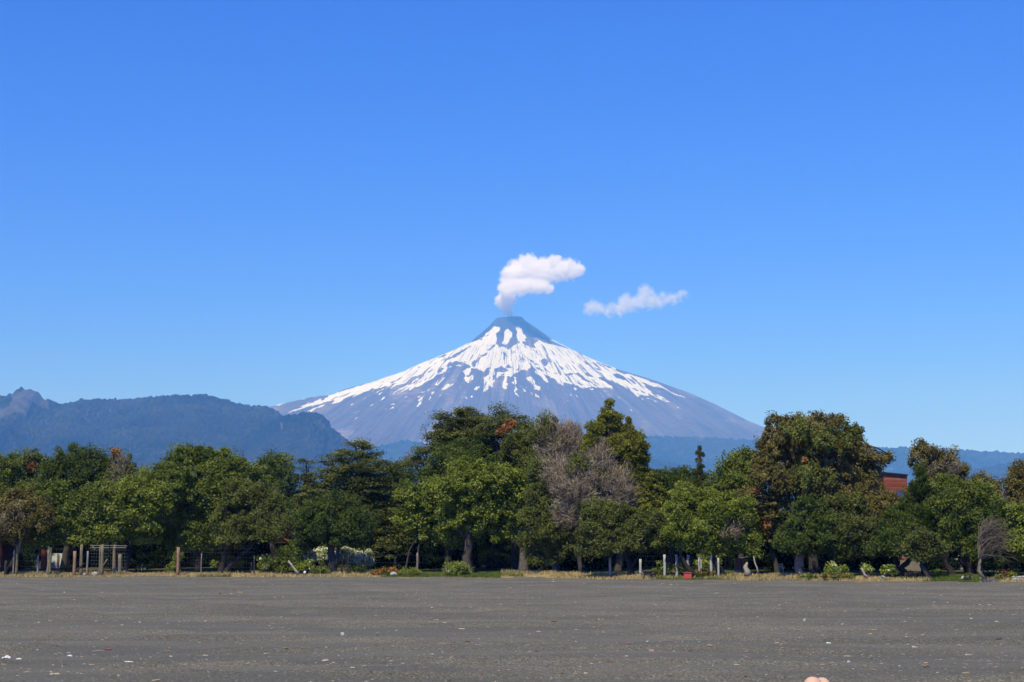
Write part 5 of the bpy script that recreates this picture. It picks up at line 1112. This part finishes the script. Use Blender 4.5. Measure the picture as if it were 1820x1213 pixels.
scrap("white_block", "upright white chip above and left of the bare knees", 1430, 1107, 3, 4.5, "white", "block", .5)
scrap("paper_scrap", "flat white scrap straight above the bare knees", 1472, 1144, 9, 2.6, "white")
scrap("white_block", "small white oblong right of the flat white scrap", 1624, 1153.5, 5, 2.2, "white", "block", .0)
scrap("driftwood_stick", "long reddish stick right of the bare knees", 1612, 1139, 15, 2.0, "brown", "stick", -.1, "stick")
scrap("bark_piece", "red brown bark slab at the lower right of the beach", 1648, 1202, 14, 3.6, "orange", "stick", .1, "bark")
scrap("driftwood_stick", "black twig near the right edge of the beach", 1776, 1143, 10, 2.6, "dark", "stick", -.1, "stick")
scrap("plastic_scrap", "dull blue scrap above and left of the bare knees", 1414, 1181, 9, 3, "blue")
scrap("paper_scrap", "off white scrap left of the dull blue scrap", 1382, 1185, 8, 4, "white")
scrap("white_block", "round white pebble right of the bare knees", 1509, 1189, 4.5, 3, "white", "block", .6)
scrap("driftwood_stick", "pale curved stick touching the bare knees' left side", 1433, 1200, 14, 2.4, "tan", "stick", .25, "stick")
scrap("driftwood_stick", "tan stick lying right of the bare knees", 1506, 1168, 13, 2.6, "tan", "stick", .0, "stick")
scrap("wood_chip", "curled tan chip on the sand left of the bare knees", 1381, 1156, 8, 3, "tan", "paper", 0, "wood chip")
# ------------------------------------------------------------------ person lying on the sand, only the raised knees reach into the photo
KY = 13.6; kl, kr = at(1444, 1197.5, KY), at(1460, 1199, KY + .14)
def person():
    g = float(beach_z(np.array(kl[0]), np.array(KY)))
    x0 = (kl[0] + kr[0]) / 2; V, E, R = [], [], []
    def add(p, r, par=None):
        V.append(tuple(float(t) for t in p)); R.append(r)
        if par is not None: E.append((par, len(V) - 1))
        return len(V) - 1
    zb = g + .12
    pel = add((x0, KY - .47, zb), .14); bel = add((x0, KY - .62, zb + .01), .125, pel); chest = add((x0, KY - .85, zb + .02), .145, bel); sho = add((x0, KY - .98, zb + .02), .12, chest)
    nk = add((x0, KY - 1.07, zb + .01), .055, sho); hd = add((x0, KY - 1.17, zb + .01), .09, nk); hd2 = add((x0, KY - 1.25, zb + .01), .085, hd); add((x0, KY - 1.30, zb + .01), .05, hd2)
    add((x0, KY - 1.18, zb + .125), .016, add((x0, KY - 1.18, zb + .10), .022, hd))
    for sx, kn, rk in ((-1, kl, .088), (1, kr, .078)):
        hip = add((x0 + sx * .09, KY - .44, zb + .01), .105, pel)
        top_ = np.array(kn) - np.array([0, 0, rk * .93])
        th1 = add((x0 * .4 + top_[0] * .6 + sx * .03, KY - .22, zb * .45 + top_[2] * .55), .082, hip)
        k0 = add(top_ + np.array([0, -.05, -.035]), rk * 1.02, th1); k1 = add(top_, rk * .98, k0); k2 = add(top_ + np.array([0, .055, -.055]), rk * .86, k1)
        ca = add((top_[0] + sx * .01, KY + .14, g + .28), .055, k2); an = add((top_[0] + sx * .01, KY + .19, g + .09), .036, ca)
        ft = add((top_[0] + sx * .02, KY + .28, g + .05), .036, an); tb = add((top_[0] + sx * .03, KY + .36, g + .035), .034, ft)
        for j in range(5): add((top_[0] + sx * (.03 + (j - 2) * .017 * -1), KY + .405 - .006 * j, g + .028), .011, tb)
        sh_ = add((x0 + sx * .17, KY - .97, zb), .062, sho); el_ = add((x0 + sx * .27, KY - .72, g + .07), .042, sh_); wr = add((x0 + sx * .25, KY - .48, g + .05), .028, el_); pm = add((x0 + sx * .25, KY - .42, g + .04), .03, wr)
        for j in range(4): add((x0 + sx * (.225 + .018 * j), KY - .33 + .008 * abs(j - 1.5), g + .028), .009, add((x0 + sx * (.228 + .016 * j), KY - .375, g + .036), .009, pm))
        add((x0 + sx * .205, KY - .385, g + .03), .009, add((x0 + sx * .222, KY - .415, g + .036), .010, pm))
    me = bpy.data.meshes.new("person"); me.from_pydata(V, E, []); me.update()
    m = Mat("sunlit_skin"); nz_ = m.noise(9, 4, .6, m.objpos()); m.color(m.ramp(nz_, [(.3, (.58, .33, .205)), (.7, (.68, .42, .275))])).rough(.5, .35)
    m.p.inputs["Subsurface Weight"].default_value = .12; m.p.inputs["Subsurface Scale"].default_value = .01; m.bump(m.noise(160, 3, .6, m.objpos()), .12, .002)
    o = obj("person", me, m.m); tag(o, "person lying on the sand with bare knees raised at the bottom edge", "person")
    sk = o.modifiers.new("skin", 'SKIN'); sk.use_smooth_shade = True
    for i, sv in enumerate(me.skin_vertices[0].data): sv.radius = (R[i], R[i]); sv.use_root = (i == 0)
    o.modifiers.new("sub", 'SUBSURF').levels = 2; o.modifiers["sub"].render_levels = 2
    MB().tube([(x0, KY - .58, zb), (x0, KY - .50, zb), (x0, KY - .40, zb + .03)], [.155, .165, .16], 14).build("shorts", plain("dark_swim_shorts", (.03, .05, .11), .8, .2, 20), o, smooth=True)
    h_ = MB().tube([(x0, KY - 1.20, zb - .03), (x0, KY - 1.27, zb - .01), (x0, KY - 1.32, zb - .01)], [.09, .092, .06], 12); h_.build("hair", plain("dark_brown_hair", (.04, .025, .016), .6, .3, 30), o, smooth=True)
person()
